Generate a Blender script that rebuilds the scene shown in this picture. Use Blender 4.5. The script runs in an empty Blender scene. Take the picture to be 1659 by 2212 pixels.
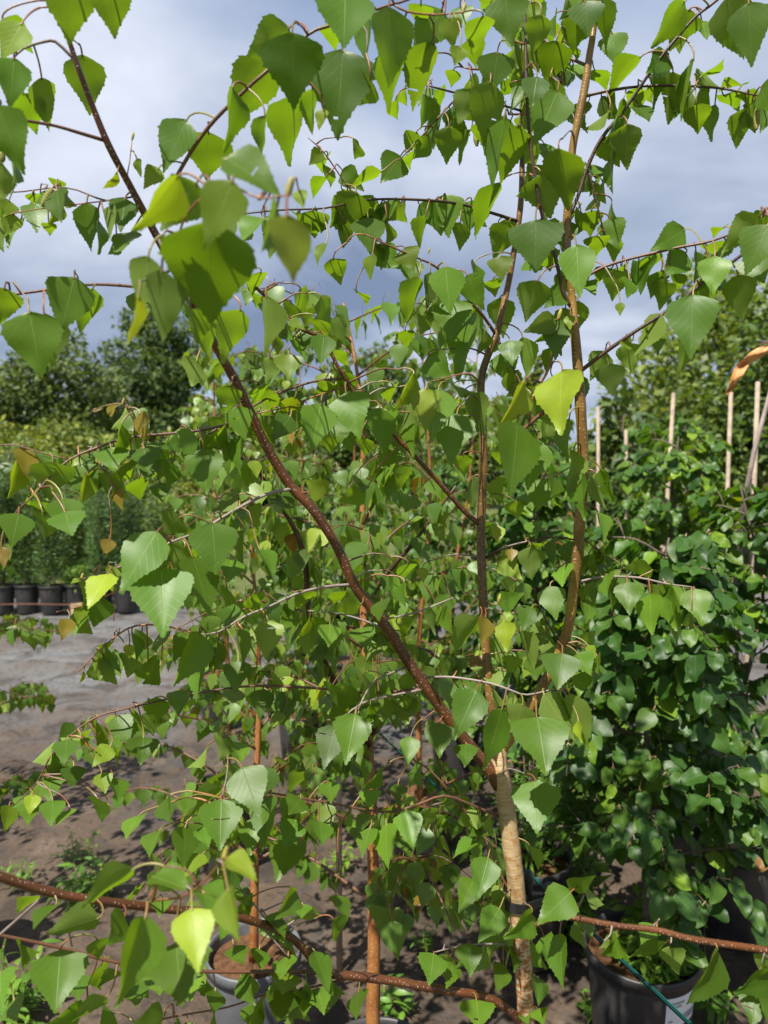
import bpy, math, random
import numpy as np
from mathutils import Vector, Matrix

# ------------------------------------------------------------------ camera
SC = bpy.context.scene
COL = SC.collection
R = math.radians
CAM_H = 1.6
PITCH = -3.5
F = 1534.0                       # focal length in units of a 1659 x 2212 picture
CX, CY = 829.5, 1106.0
cam_d = bpy.data.cameras.new('camera')
cam = bpy.data.objects.new('camera', cam_d)
COL.objects.link(cam)
cam.location = (0, 0, CAM_H)
cam.rotation_euler = (R(90 + PITCH), 0, 0)
cam_d.sensor_fit = 'VERTICAL'
cam_d.lens = 24.0
cam_d.sensor_height = 24.0 * 2 * CY / F
cam_d.sensor_width = cam_d.sensor_height
cam_d.clip_start = 0.02
cam_d.clip_end = 3000
cam_d.dof.use_dof = True
cam_d.dof.focus_distance = 0.95
cam_d.dof.aperture_fstop = 5.8
SC.camera = cam
SC.render.resolution_x, SC.render.resolution_y = 768, 1024

# ------------------------------------------------------------------ sky and sun
SUN_EL, SUN_AZ = 58.0, 212.0     # azimuth clockwise from +Y: behind the camera, a little to the left
sun_vec = Vector((math.sin(R(SUN_AZ)) * math.cos(R(SUN_EL)), math.cos(R(SUN_AZ)) * math.cos(R(SUN_EL)), math.sin(R(SUN_EL))))
sun_d = bpy.data.lights.new('sun', 'SUN')
sun = bpy.data.objects.new('sun', sun_d)
COL.objects.link(sun)
sun_d.energy = 5.0
sun_d.angle = R(0.53)
sun_d.color = (1.0, 0.955, 0.88)
sun.rotation_euler = sun_vec.to_track_quat('Z', 'Y').to_euler()
sun.location = (0, -3, 8)

W = bpy.data.worlds.new('World')
SC.world = W
W.use_nodes = True
nt = W.node_tree
nt.nodes.clear()
def wn(t, **k):
    n = nt.nodes.new(t)
    for a, b in k.items():
        setattr(n, a, b)
    return n
def wl(a, b): nt.links.new(a, b)
out = wn('ShaderNodeOutputWorld')
bg = wn('ShaderNodeBackground')
bg.inputs['Strength'].default_value = 0.1
sky = wn('ShaderNodeTexSky', sky_type='NISHITA', sun_disc=False, sun_elevation=R(SUN_EL), sun_rotation=R(SUN_AZ))
sky.air_density = 1.0
sky.dust_density = 0.6
tc = wn('ShaderNodeTexCoord')
sep = wn('ShaderNodeSeparateXYZ')
wl(tc.outputs['Generated'], sep.inputs[0])
def wm(op, a, b=None, clamp=False):
    n = wn('ShaderNodeMath', operation=op)
    n.use_clamp = clamp
    for i, v in enumerate((a, b)):
        if v is None: continue
        if isinstance(v, (int, float)): n.inputs[i].default_value = v
        else: wl(v, n.inputs[i])
    return n.outputs[0]
zz = wm('ADD', wm('MAXIMUM', sep.outputs['Z'], 0.0), 0.22)
u_ = wm('DIVIDE', sep.outputs['X'], zz)
v_ = wm('DIVIDE', sep.outputs['Y'], zz)
comb = wn('ShaderNodeCombineXYZ')
wl(u_, comb.inputs[0]); wl(v_, comb.inputs[1]); comb.inputs[2].default_value = 3.7
def cloud_noise(scale, detail, rough, dist):
    n = wn('ShaderNodeTexNoise', noise_dimensions='3D')
    n.inputs['Scale'].default_value = scale
    n.inputs['Detail'].default_value = detail
    n.inputs['Roughness'].default_value = rough
    n.inputs['Distortion'].default_value = dist
    wl(comb.outputs[0], n.inputs['Vector'])
    return n.outputs['Fac']
n1 = cloud_noise(1.15, 5, 0.52, 0.25)
n2 = cloud_noise(0.55, 3, 0.5, 0.1)
cov = wn('ShaderNodeValToRGB')                      # how much cloud
cov.color_ramp.elements[0].position = 0.26; cov.color_ramp.elements[0].color = (0, 0, 0, 1)
cov.color_ramp.elements[1].position = 0.44; cov.color_ramp.elements[1].color = (1, 1, 1, 1)
wl(n2, cov.inputs[0])
shade = wn('ShaderNodeValToRGB')                    # brightness of the cloud
cr = shade.color_ramp
cr.elements[0].position = 0.34; cr.elements[0].color = (1.15, 1.55, 2.35, 1)
cr.elements[1].position = 0.70; cr.elements[1].color = (4.2, 4.5, 5.2, 1)
e = cr.elements.new(0.50); e.color = (2.3, 2.7, 3.55, 1)
wl(n1, shade.inputs[0])
mixc = wn('ShaderNodeMixRGB')
wl(cov.outputs[0], mixc.inputs[0]); wl(sky.outputs[0], mixc.inputs[1]); wl(shade.outputs[0], mixc.inputs[2])
wl(mixc.outputs[0], bg.inputs['Color'])
wl(bg.outputs[0], out.inputs[0])

SC.view_settings.view_transform = 'Standard'
SC.view_settings.look = 'None'
SC.view_settings.gamma = 1.0
SC.view_settings.exposure = 0.95
SC.view_settings.use_curve_mapping = False
SC.cycles.use_denoising = True
SC.cycles.max_bounces = 8
SC.cycles.transparent_max_bounces = 6
SC.cycles.sample_clamp_indirect = 6.0

RNG = random.Random(11)
NR = np.random.RandomState(11)

# ------------------------------------------------------------------ picture -> place
cp, sp_ = math.cos(R(PITCH)), math.sin(R(PITCH))
CR = Vector((1, 0, 0)); CU = Vector((0, -sp_, cp)); CF = Vector((0, cp, sp_))   # camera right, up, forward
CAMP = Vector((0, 0, CAM_H))
def P(x, y, D):
    return CAMP + CR * ((x - CX) / F * D) + CU * (-(y - CY) / F * D) + CF * D
def ray_z(x, y, z=0.0):
    d = CR * ((x - CX) / F) + CU * (-(y - CY) / F) + CF
    return CAMP + d * ((z - CAM_H) / d.z)
def project(p):
    v = Vector(p) - CAMP
    D = v.dot(CF)
    return CX + v.dot(CR) / D * F, CY - v.dot(CU) / D * F, D

# ------------------------------------------------------------------ object helpers
def tag(o, label=None, cat=None, group=None, kind=None):
    if label: o['label'] = label
    if cat: o['category'] = cat
    if group: o['group'] = group
    if kind: o['kind'] = kind
    return o
def empty(name, loc):
    o = bpy.data.objects.new(name, None)
    o.empty_display_size = 0.05
    COL.objects.link(o)
    o.location = loc
    return o
def link(name, me, parent=None, M=None):
    o = bpy.data.objects.new(name, me)
    COL.objects.link(o)
    if parent is not None:
        o.parent = parent
        off = Vector((0, 0, 0)); p = parent
        while p is not None:
            off += p.location; p = p.parent
        T = Matrix.Translation(-off)
        o.matrix_basis = T @ (M if M is not None else Matrix.Identity(4))
    elif M is not None:
        o.matrix_basis = M
    return o

class MB:
    """collects vertices and faces of ONE mesh"""
    def __init__(s):
        s.v = []; s.f = []; s.uv = []; s.lc = []; s.m = []
    def add(s, vs, fs, uvs=None, lc=(0, .5, 0), m=0):
        b = len(s.v)
        s.v.extend(vs)
        s.uv.extend(uvs if uvs is not None else [(0, 0)] * len(vs))
        s.lc.extend([lc] * len(vs))
        for f in fs:
            s.f.append(tuple(i + b for i in f)); s.m.append(m)
    def tube(s, pts, rad, sides=8, cap=True, lc=(0, .5, 0), m=0, wob=0.0, rng=RNG):
        pts = [Vector(p) for p in pts]
        n = len(pts)
        vs = []; uvs = []; fs = []
        t0 = (pts[1] - pts[0]).normalized()
        ref = Vector((0, 1, 0)) if abs(t0.y) < .9 else Vector((1, 0, 0))
        a = t0.cross(ref).normalized()
        L = 0.0
        for i in range(n):
            t = (pts[min(i + 1, n - 1)] - pts[max(i - 1, 0)]).normalized()
            a = (a - t * a.dot(t)).normalized()
            b = t.cross(a)
            if i: L += (pts[i] - pts[i - 1]).length
            for k in range(sides + 1):
                an = 2 * math.pi * k / sides
                r = rad[i] * (1 + (wob * math.sin(k * 2.3 + i * 1.7) if 0 < k < sides else wob * math.sin(i * 1.7)))
                vs.append(pts[i] + (a * math.cos(an) + b * math.sin(an)) * r)
                uvs.append((k / sides * 2 * math.pi * rad[i], L))
        for i in range(n - 1):
            for k in range(sides):
                p = i * (sides + 1) + k
                fs.append((p, p + 1, p + sides + 2, p + sides + 1))
        if cap:
            c0 = len(vs); vs.append(pts[0]); uvs.append((0, 0))
            c1 = len(vs); vs.append(pts[-1] + (pts[-1] - pts[-2]).normalized() * rad[-1] * .5); uvs.append((0, L))
            for k in range(sides):
                fs.append((c0, k + 1, k))
                q = (n - 1) * (sides + 1)
                fs.append((c1, q + k, q + k + 1))
        s.add(vs, fs, uvs, lc, m)
    def mesh(s, name, mats, smooth=True, origin=None):
        o = Vector(origin) if origin is not None else Vector((0, 0, 0))
        me = bpy.data.meshes.new(name)
        me.from_pydata([tuple(Vector(p) - o) for p in s.v], [], s.f)
        finish(me, np.array(s.uv, dtype=np.float32), np.array(s.lc, dtype=np.float32), mats, s.m, smooth)
        return me
    def build(s, name, mats, parent=None, smooth=True, origin=None):
        o = Vector(origin) if origin is not None else Vector((0, 0, 0))
        me = s.mesh(name, mats, smooth, o)
        return link(name, me, parent, Matrix.Translation(o))

def finish(me, uv, lc, mats, midx, smooth):
    if not isinstance(mats, (list, tuple)): mats = [mats]
    for m in mats: me.materials.append(m)
    nl = len(me.loops)
    vi = np.empty(nl, dtype=np.int32)
    me.loops.foreach_get('vertex_index', vi)
    ul = me.uv_layers.new(name='UVMap')
    ul.data.foreach_set('uv', uv[vi].ravel())
    at = me.attributes.new('lc', 'FLOAT_VECTOR', 'POINT')
    at.data.foreach_set('vector', lc.ravel())
    if midx is not None and len(mats) > 1:
        me.polygons.foreach_set('material_index', np.array(midx, dtype=np.int32))
    if smooth:
        me.polygons.foreach_set('use_smooth', np.ones(len(me.polygons), dtype=bool))
    me.update()

def scatter_mesh(name, tpl, Ms, pos, lc, mats):
    """many leaves as one mesh: tpl=(v,f,uv,m), Ms (N,3,3) columns = x,y,z axes with scale"""
    v, fl, uv, m = tpl
    v = np.asarray(v, dtype=np.float64); N = len(pos); nv = len(v)
    V = np.einsum('nij,vj->nvi', Ms, v) + pos[:, None, :]
    loops = np.concatenate([np.array(f) for f in fl]); counts = np.array([len(f) for f in fl])
    nl = len(loops); nf = len(fl)
    me = bpy.data.meshes.new(name)
    me.vertices.add(N * nv)
    me.vertices.foreach_set('co', V.reshape(-1).astype(np.float32))
    me.loops.add(N * nl)
    me.loops.foreach_set('vertex_index', (loops[None, :] + np.arange(N)[:, None] * nv).ravel().astype(np.int32))
    me.polygons.add(N * nf)
    starts = np.concatenate([[0], np.cumsum(counts)[:-1]])
    me.polygons.foreach_set('loop_start', (starts[None, :] + np.arange(N)[:, None] * nl).ravel().astype(np.int32))
    me.update(calc_edges=True)
    finish(me, np.tile(np.array(uv, dtype=np.float32), (N, 1)), np.repeat(np.asarray(lc, dtype=np.float32), nv, axis=0), mats,
           np.tile(np.array(m), N), True)
    me.validate()
    return me

def catmull(pts, step):
    """pts: list of tuples of floats -> dense list"""
    A = np.array(pts, dtype=float)
    if len(A) < 3:
        n = max(2, int(np.linalg.norm(A[1, :3] - A[0, :3]) / step) + 1)
        return [A[0] + (A[1] - A[0]) * t for t in np.linspace(0, 1, n)]
    B = np.vstack([2 * A[0] - A[1], A, 2 * A[-1] - A[-2]])
    o = []
    for i in range(1, len(B) - 2):
        n = max(2, int(np.linalg.norm(B[i + 1, :3] - B[i, :3]) / step) + 1)
        for k in range(n):
            t = k / n
            p0, p1, p2, p3 = B[i - 1], B[i], B[i + 1], B[i + 2]
            o.append(0.5 * ((2 * p1) + (-p0 + p2) * t + (2 * p0 - 5 * p1 + 4 * p2 - p3) * t * t + (-p0 + 3 * p1 - 3 * p2 + p3) * t ** 3))
    o.append(A[-1])
    return o

# ------------------------------------------------------------------ materials
class NT:
    def __init__(s, name):
        s.m = bpy.data.materials.new(name); s.m.use_nodes = True
        s.t = s.m.node_tree; s.t.nodes.clear()
        s.out = s.n('ShaderNodeOutputMaterial')
    def n(s, t, **k):
        x = s.t.nodes.new(t)
        for a, b in k.items(): setattr(x, a, b)
        return x
    def put(s, sock, v):
        if v is None: return
        if hasattr(v, 'is_output'): s.t.links.new(v, sock)
        elif isinstance(v, (tuple, list)) and len(v) == 3 and sock.type == 'RGBA': sock.default_value = (*v, 1)
        else: sock.default_value = v
    def math(s, op, a, b=None, c=None, clamp=False):
        x = s.n('ShaderNodeMath', operation=op); x.use_clamp = clamp
        for i, v in enumerate((a, b, c)): s.put(x.inputs[i], v)
        return x.outputs[0]
    def mix(s, f, a, b, bt='MIX'):
        x = s.n('ShaderNodeMixRGB', blend_type=bt)
        for i, v in enumerate((f, a, b)): s.put(x.inputs[i], v)
        return x.outputs[0]
    def noise(s, vec, scale, detail=3, rough=.55, dist=0.0):
        x = s.n('ShaderNodeTexNoise')
        s.put(x.inputs['Vector'], vec)
        x.inputs['Scale'].default_value = scale; x.inputs['Detail'].default_value = detail
        x.inputs['Roughness'].default_value = rough; x.inputs['Distortion'].default_value = dist
        return x.outputs['Fac']
    def ramp(s, f, stops):
        x = s.n('ShaderNodeValToRGB'); r = x.color_ramp
        while len(r.elements) < len(stops): r.elements.new(.5)
        for e_, (p, c) in zip(r.elements, stops):
            e_.position = p; e_.color = (*c, 1) if isinstance(c, (tuple, list)) else (c, c, c, 1)
        s.put(x.inputs[0], f)
        return x.outputs[0]
    def bump(s, h, strength=.3, dist=.001):
        x = s.n('ShaderNodeBump'); x.inputs['Strength'].default_value = strength; x.inputs['Distance'].default_value = dist
        s.put(x.inputs['Height'], h)
        return x.outputs[0]
    def bsdf(s, base, rough=.5, spec=.5, normal=None, coat=None):
        x = s.n('ShaderNodeBsdfPrincipled')
        s.put(x.inputs['Base Color'], base); s.put(x.inputs['Roughness'], rough); s.put(x.inputs['Specular IOR Level'], spec)
        if normal is not None: s.put(x.inputs['Normal'], normal)
        return x.outputs[0]
    def mapping(s, vec, scale):
        x = s.n('ShaderNodeMapping'); s.put(x.inputs['Vector'], vec); x.inputs['Scale'].default_value = scale
        return x.outputs[0]
    def done(s, sh):
        s.t.links.new(sh, s.out.inputs['Surface']); return s.m

def leaf_material(name, mature, young, under, trans_m, trans_y, veins=7.5, k=.85, rough=.36, brown=(.22, .085, .02), hero=True, tfac=.34, spec=.5):
    n = NT(name)
    at = n.n('ShaderNodeAttribute', attribute_name='lc')
    sx = n.n('ShaderNodeSeparateXYZ'); n.put(sx.inputs[0], at.outputs['Vector'])
    tone, bright, brn = sx.outputs
    geo = n.n('ShaderNodeNewGeometry')
    uvn = n.n('ShaderNodeTexCoord')
    us = n.n('ShaderNodeSeparateXYZ'); n.put(us.inputs[0], uvn.outputs['UV'])
    top = n.mix(tone, mature, young)
    und = n.mix(tone, under, n.mix(.45, under, young))
    tr = n.mix(tone, trans_m, trans_y)
    normal = None
    if hero:
        au = n.math('ABSOLUTE', n.math('SUBTRACT', us.outputs[0], .5))
        rib = n.math('SUBTRACT', 1.0, n.math('DIVIDE', au, n.math('SUBTRACT', .019, n.math('MULTIPLY', us.outputs[1], .013))), clamp=True)
        s_ = n.math('MULTIPLY', n.math('SUBTRACT', us.outputs[1], n.math('MULTIPLY', au, k)), veins)
        fr = n.math('ABSOLUTE', n.math('SUBTRACT', n.math('FRACT', n.math('ADD', s_, 20.5)), .5))
        vein = n.math('MULTIPLY', n.math('SUBTRACT', 1.0, n.math('DIVIDE', fr, .05), clamp=True), .42)
        vm = n.math('MAXIMUM', rib, vein)
        fine = n.noise(n.mapping(uvn.outputs['UV'], (1, 1, 1)), 55, 2, .6)
        top = n.mix(n.math('MULTIPLY', vm, .5), top, n.mix(.55, top, (.42, .5, .16)))
        und = n.mix(n.math('MULTIPLY', vm, .6), und, n.mix(.6, und, (.45, .5, .2)))
        tr = n.mix(n.math('MULTIPLY', vm, .35), tr, (.12, .2, .02))
        blot = n.noise(geo.outputs['Position'], 60, 3, .6)
        top = n.mix(n.math('MULTIPLY', n.math('SUBTRACT', blot, .35, clamp=True), .9), top, n.mix(.5, top, (.03, .05, .012)))
        h = n.math('SUBTRACT', n.math('MULTIPLY', fine, .35), n.math('ADD', n.math('MULTIPLY', vein, .8), rib))
        normal = n.bump(h, .3, .0005)
    bm = n.math('ADD', .40, n.math('MULTIPLY', bright, 1.2))
    grey = n.n('ShaderNodeCombineXYZ')
    for i in range(3): n.put(grey.inputs[i], bm)
    col = n.mix(geo.outputs['Backfacing'], top, und)
    col = n.mix(1.0, col, grey.outputs[0], 'MULTIPLY')
    col = n.mix(brn, col, brown)
    tr = n.mix(brn, tr, (.35, .12, .015))
    ro = n.math('ADD', rough, n.math('MULTIPLY', geo.outputs['Backfacing'], .25))
    b = n.bsdf(col, ro, spec, normal)
    t = n.n('ShaderNodeBsdfTranslucent'); n.put(t.inputs['Color'], tr)
    if normal is not None: n.put(t.inputs['Normal'], normal)
    mx = n.n('ShaderNodeMixShader'); mx.inputs[0].default_value = tfac
    n.t.links.new(b, mx.inputs[1]); n.t.links.new(t.outputs[0], mx.inputs[2])
    return n.done(mx.outputs[0])

M_BIRCH = leaf_material('birch_leaf', (.062, .134, .011), (.23, .30, .02), (.130, .188, .034), (.27, .47, .008), (.44, .46, .010), tfac=.38, veins=6.5, rough=.43, spec=.34)
M_BIRCH2 = leaf_material('birch_leaf_far', (.064, .134, .017), (.27, .35, .03), (.135, .195, .042), (.28, .47, .010), (.52, .55, .02), hero=False, rough=.45, tfac=.38)
M_BEECH = leaf_material('beech_leaf', (.026, .078, .013), (.16, .26, .015), (.06, .115, .022), (.12, .31, .010), (.42, .50, .01), veins=8, k=.7, rough=.44, tfac=.30, hero=True, brown=(.22, .085, .025), spec=.32)
M_FAR = leaf_material('tree_leaf', (.050, .098, .020), (.20, .23, .024), (.07, .115, .03), (.14, .25, .015), (.40, .42, .02), rough=.55, hero=False, tfac=.34)
M_DARKFAR = leaf_material('dark_tree_leaf', (.034, .074, .014), (.115, .155, .018), (.052, .085, .026), (.10, .17, .012), (.26, .30, .02), rough=.6, hero=False, tfac=.28)
M_FEATHER = leaf_material('feathery_leaf', (.040, .100, .028), (.14, .23, .035), (.06, .115, .03), (.11, .23, .02), (.34, .44, .02), rough=.55, hero=False, tfac=.3)
M_WEED = leaf_material('weed_leaf', (.062, .155, .025), (.22, .36, .03), (.09, .18, .04), (.18, .40, .02), (.45, .55, .02), rough=.45, hero=False, tfac=.38)

def petiole_material():
    n = NT('petiole')
    at = n.n('ShaderNodeAttribute', attribute_name='lc')
    sx = n.n('ShaderNodeSeparateXYZ'); n.put(sx.inputs[0], at.outputs['Vector'])
    c = n.mix(sx.outputs[1], (.20, .058, .03), (.20, .185, .05))
    return n.done(n.bsdf(c, .42, .5))
M_PET = petiole_material()

def bark(name, c1, c2, dots=(.55, .47, .36), dot_amt=.8, rough=.38, dens=170.0, peel=None):
    n = NT(name)
    tcn = n.n('ShaderNodeTexCoord')
    uv = tcn.outputs['UV']
    geo = n.n('ShaderNodeNewGeometry')
    big = n.noise(geo.outputs['Position'], 22, 4, .6)
    fine = n.noise(n.mapping(uv, (260, 900, 1)), 1.0, 4, .6)
    streak = n.noise(n.mapping(uv, (45, 420, 1)), 1.0, 3, .55)
    c = n.mix(n.ramp(big, [(.35, 0.), (.65, 1.)]), c1, c2)
    c = n.mix(n.ramp(fine, [(.35, 0.), (.75, .45)]), c, n.mix(.5, c, (.02, .012, .008)))
    vo = n.n('ShaderNodeTexVoronoi', feature='F1'); vo.inputs['Scale'].default_value = 1.0
    n.put(vo.inputs['Vector'], n.mapping(uv, (dens * .8, dens * 1.25, 1))); vo.inputs['Randomness'].default_value = .9
    d = n.n('ShaderNodeSeparateXYZ')
    dist = n.n('ShaderNodeVectorMath', operation='SUBTRACT')
    n.put(dist.inputs[0], n.mapping(uv, (dens * .8, dens * 1.25, 1))); n.put(dist.inputs[1], vo.outputs['Position'])
    n.put(d.inputs[0], dist.outputs[0])
    q = n.math('ADD', n.math('POWER', n.math('DIVIDE', d.outputs[0], .15), 2.0), n.math('POWER', n.math('DIVIDE', d.outputs[1], .065), 2.0))
    dot = n.math('LESS_THAN', q, 1.0)
    keep = n.n('ShaderNodeSeparateXYZ'); n.put(keep.inputs[0], vo.outputs['Color'])
    dot = n.math('MULTIPLY', dot, n.math('GREATER_THAN', keep.outputs[0], .42))
    c = n.mix(n.math('MULTIPLY', dot, dot_amt), c, dots)
    h = n.math('ADD', n.math('MULTIPLY', fine, .5), n.math('ADD', n.math('MULTIPLY', streak, .2), n.math('MULTIPLY', dot, .6)))
    ro = rough
    if peel:
        # thin papery bark: pale skin with orange under-bark showing in the flakes, darker towards the foot
        z = n.n('ShaderNodeSeparateXYZ'); n.put(z.inputs[0], geo.outputs['Position'])
        zi = n.math('ADD', z.outputs[2], n.math('MULTIPLY', n.math('SUBTRACT', big, .5), .09))
        pale = n.mix(n.ramp(streak, [(.3, 0.), (.7, 1.)]), (.27, .165, .065), (.44, .33, .19))
        pale = n.mix(n.ramp(n.noise(geo.outputs['Position'], 90, 3, .6), [(.54, 0.), (.64, .7)]), pale, (.27, .10, .025))
        pale = n.mix(n.ramp(n.noise(n.mapping(uv, (18, 260, 1)), 1.0, 2, .5), [(.60, 0.), (.74, .45)]), pale, (.13, .075, .035))
        low = n.mix(n.ramp(n.noise(n.mapping(uv, (120, 210, 1)), 1.0, 4, .65), [(.46, 0.), (.56, 1.)]), (.29, .105, .022), (.46, .36, .25))
        c2_ = n.mix(n.ramp(zi, [(peel[0], 0.), (peel[0] + .02, 1.)]), low, pale)
        c = n.mix(n.ramp(zi, [(peel[1], 0.), (peel[1] + .03, 1.)]), c2_, c)
        c = n.mix(n.math('MULTIPLY', dot, .25), c, (.2, .1, .04))
    return n.done(n.bsdf(c, ro, .5, n.bump(h, .5, .0012)))
M_TRUNK = bark('birch_trunk_bark', (.16, .075, .028), (.22, .12, .05), rough=.45, peel=(.985, 1.215), dens=150)
M_LIMB = bark('birch_limb_bark', (.075, .026, .011), (.125, .042, .013), rough=.33)
M_STEM = bark('birch_stem_bark', (.095, .045, .012), (.20, .105, .024), rough=.33, dens=150)
M_OLIVE = bark('birch_olive_bark', (.15, .078, .018), (.29, .165, .036), rough=.33, dens=150)
M_TWIG = bark('birch_twig_bark', (.10, .042, .022), (.15, .06, .03), dot_amt=.5, rough=.45, dens=420)
M_GREYTWIG = bark('grey_twig_bark', (.17, .125, .105), (.26, .21, .18), dot_amt=.3, rough=.6, dens=420)
M_DARKTWIG = bark('dark_twig_bark', (.04, .022, .014), (.075, .035, .018), dot_amt=.5, rough=.42, dens=420)
M_SHOOT = bark('young_shoot_bark', (.26, .075, .035), (.30, .15, .05), dot_amt=.2, rough=.4, dens=500)
M_ORANGE = bark('orange_birch_bark', (.22, .075, .018), (.30, .13, .035), rough=.4, dens=120)
M_WOOD = bark('grey_brown_bark', (.085, .06, .045), (.13, .095, .07), dot_amt=.0, rough=.7, dens=60)

def plain(name, col, rough=.6, var=.25, scale=30, spec=.4, bump=.2, bd=.002, col2=None):
    n = NT(name)
    geo = n.n('ShaderNodeNewGeometry')
    f = n.noise(geo.outputs['Position'], scale, 5, .6)
    c2 = col2 or tuple(x * (1 - var) for x in col)
    c = n.mix(n.ramp(f, [(.35, 0.), (.65, 1.)]), col, c2)
    return n.done(n.bsdf(c, rough, spec, n.bump(n.noise(geo.outputs['Position'], scale * 6, 3, .6), bump, bd)))
M_POT = plain('black_plastic', (.022, .022, .024), .42, .4, 9, .45, .15, .002, col2=(.05, .046, .042))
M_GREYPOT = plain('grey_plastic', (.115, .12, .13), .5, .3, 10, .45, .1, .002, col2=(.075, .077, .08))
M_MULCH = plain('bark_mulch', (.21, .105, .05), .9, .6, 55, .2, .9, .01)
M_STAKE = plain('pale_wood', (.40, .315, .235), .8, .4, 25, .3, .4, .002)
M_WIRE = plain('green_wire', (.008, .105, .085), .35, .2, 60, .5, .05, .0005)
M_STRAP = plain('black_rubber', (.018, .018, .02), .5, .3, 50, .4, .25, .0008)
M_LABEL = plain('label_paper', (.78, .78, .80), .5, .04, 60, .4, .02, .0003)
M_PRINT = plain('label_print', (.22, .22, .24), .6, .2, 90, .3, .0)
M_DRY = plain('dry_leaf', (.60, .31, .12), .6, .35, 60, .4, .6, .002, col2=(.42, .14, .04))
M_BUD = plain('bud_scale', (.30, .26, .05), .5, .4, 200, .4, .4, .001)
M_CATKIN = plain('catkin', (.42, .40, .09), .6, .45, 500, .3, .9, .002)
M_PETAL = plain('white_flower', (.75, .75, .70), .7, .1, 60)
M_YFLOWER = plain('yellow_flower', (.62, .48, .03), .7, .2, 8)
M_BLOCK = plain('pale_board', (.48, .36, .22), .8, .2, 20)
M_PIPE = plain('rusty_pipe', (.17, .065, .03), .7, .4, 20)

# ------------------------------------------------------------------ leaf shapes
BIRCH_W = [(0, .03), (.02, .20), (.05, .44), (.10, .69), (.16, .88), (.22, .98), (.27, 1.0), (.34, .975), (.42, .90), (.5, .785), (.58, .645), (.66, .49), (.74, .35), (.82, .22), (.89, .125), (.95, .055), (1, .004)]
BEECH_W = [(0, .05), (.05, .42), (.12, .68), (.22, .88), (.34, .99), (.45, 1.0), (.58, .93), (.7, .78), (.8, .6), (.88, .4), (.95, .2), (1, .01)]
LANCE_W = [(0, .1), (.15, .6), (.35, 1.0), (.6, .8), (.85, .35), (1, .01)]
def width_at(tab, v):
    for (a, wa), (b, wb) in zip(tab, tab[1:]):
        if v <= b: return wa + (wb - wa) * (v - a) / (b - a)
    return tab[-1][1]
def leaf_template(tab, teeth, rng, amp=.06, base=.13, mid=True, fold=.10, curl=.12, ripple=.02, asp=.8, twist=0.0):
    """unit leaf: y 0..1 along the midrib, x width (full width = asp), +z = upper face"""
    rows = []
    for v in ([0, .03, .07, .11] if teeth > 8 else [0, .06]): rows.append((v, 0))
    nt_ = teeth
    dv = (1 - base) / nt_
    for i in range(nt_):
        v0 = base + i * dv
        big = 1.0 if i % 2 == 0 else .55
        rows.append((v0, -0.5)); rows.append((v0 + dv * .62, big))
    rows.append((1.0, 0))
    vs = []; uv = []; fs = []
    ph = rng.uniform(0, 6)
    for v, tt in rows:
        w = width_at(tab, v) * .5
        for sgn in ((-1, -.5, 0, .5, 1) if mid else (-1, 0, 1)):
            a = abs(sgn)
            x = sgn * w
            y = v
            if a == 1 and tt:
                am = amp * (1.15 - .75 * v) * rng.uniform(.75, 1.2)
                x += math.copysign(am * tt * .5, sgn)
                if tt > 0: y += min(am * .35, dv * .22)
            xx = x * asp
            z = fold * abs(xx) * 1.0 - curl * y * y + ripple * math.sin(ph + y * 11 + sgn * 1.3) * a
            xt = xx * math.cos(twist * y) - 0 * z
            zt = z + xx * math.sin(twist * y)
            vs.append((xt, y * (1 - .12 * curl), zt)); uv.append((.5 + x, y))
    c = 5 if mid else 3
    for r in range(len(rows) - 1):
        for k in range(c - 1):
            p = r * c + k
            fs.append((p, p + 1, p + c + 1, p + c))
    return vs, fs, uv, [0] * len(fs)
def tiny_leaf(tab, rng, fold=.15, curl=.15, asp=.8, rows=(0, .12, .32, .6, .82, 1.0), stalk=0.0):
    vs = []; uv = []; fs = []
    for v in rows:
        w = width_at(tab, v) * .5
        for sgn in (-1, 0, 1):
            x = sgn * w * asp * rng.uniform(.93, 1.07)
            vs.append((x, v, fold * abs(x) - curl * v * v)); uv.append((.5 + sgn * w, v))
    for r in range(len(rows) - 1):
        for k in range(2):
            p = r * 3 + k
            fs.append((p, p + 1, p + 4, p + 3))
    m = [0] * len(fs)
    if stalk:
        b = len(vs)
        for p in ((-.012, 0, 0), (.012, 0, 0), (.012, -stalk * .6, stalk * .25), (-.012, -stalk * .6, stalk * .25), (.012, -stalk, stalk * .2), (-.012, -stalk, stalk * .2)):
            vs.append(p); uv.append((.5, 0))
        fs += [(b, b + 1, b + 2, b + 3), (b + 3, b + 2, b + 4, b + 5)]; m += [1, 1]
    return vs, fs, uv, m

def tpl_mesh(name, tpl, mats, lc):
    v, f, uv, m = tpl
    me = bpy.data.meshes.new(name)
    me.from_pydata(v, [], f)
    finish(me, np.array(uv, dtype=np.float32), np.tile(np.array(lc, dtype=np.float32), (len(v), 1)), mats, m, True)
    return me

def frame(d, n, s):
    """3x3 whose columns are width, length and normal axes times s"""
    d = d.normalized(); x = d.cross(n)
    if x.length < 1e-5: x = d.orthogonal()
    x.normalize(); z = x.cross(d)
    return np.array([[x[i] * s, d[i] * s, z[i] * s] for i in range(3)])

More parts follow.
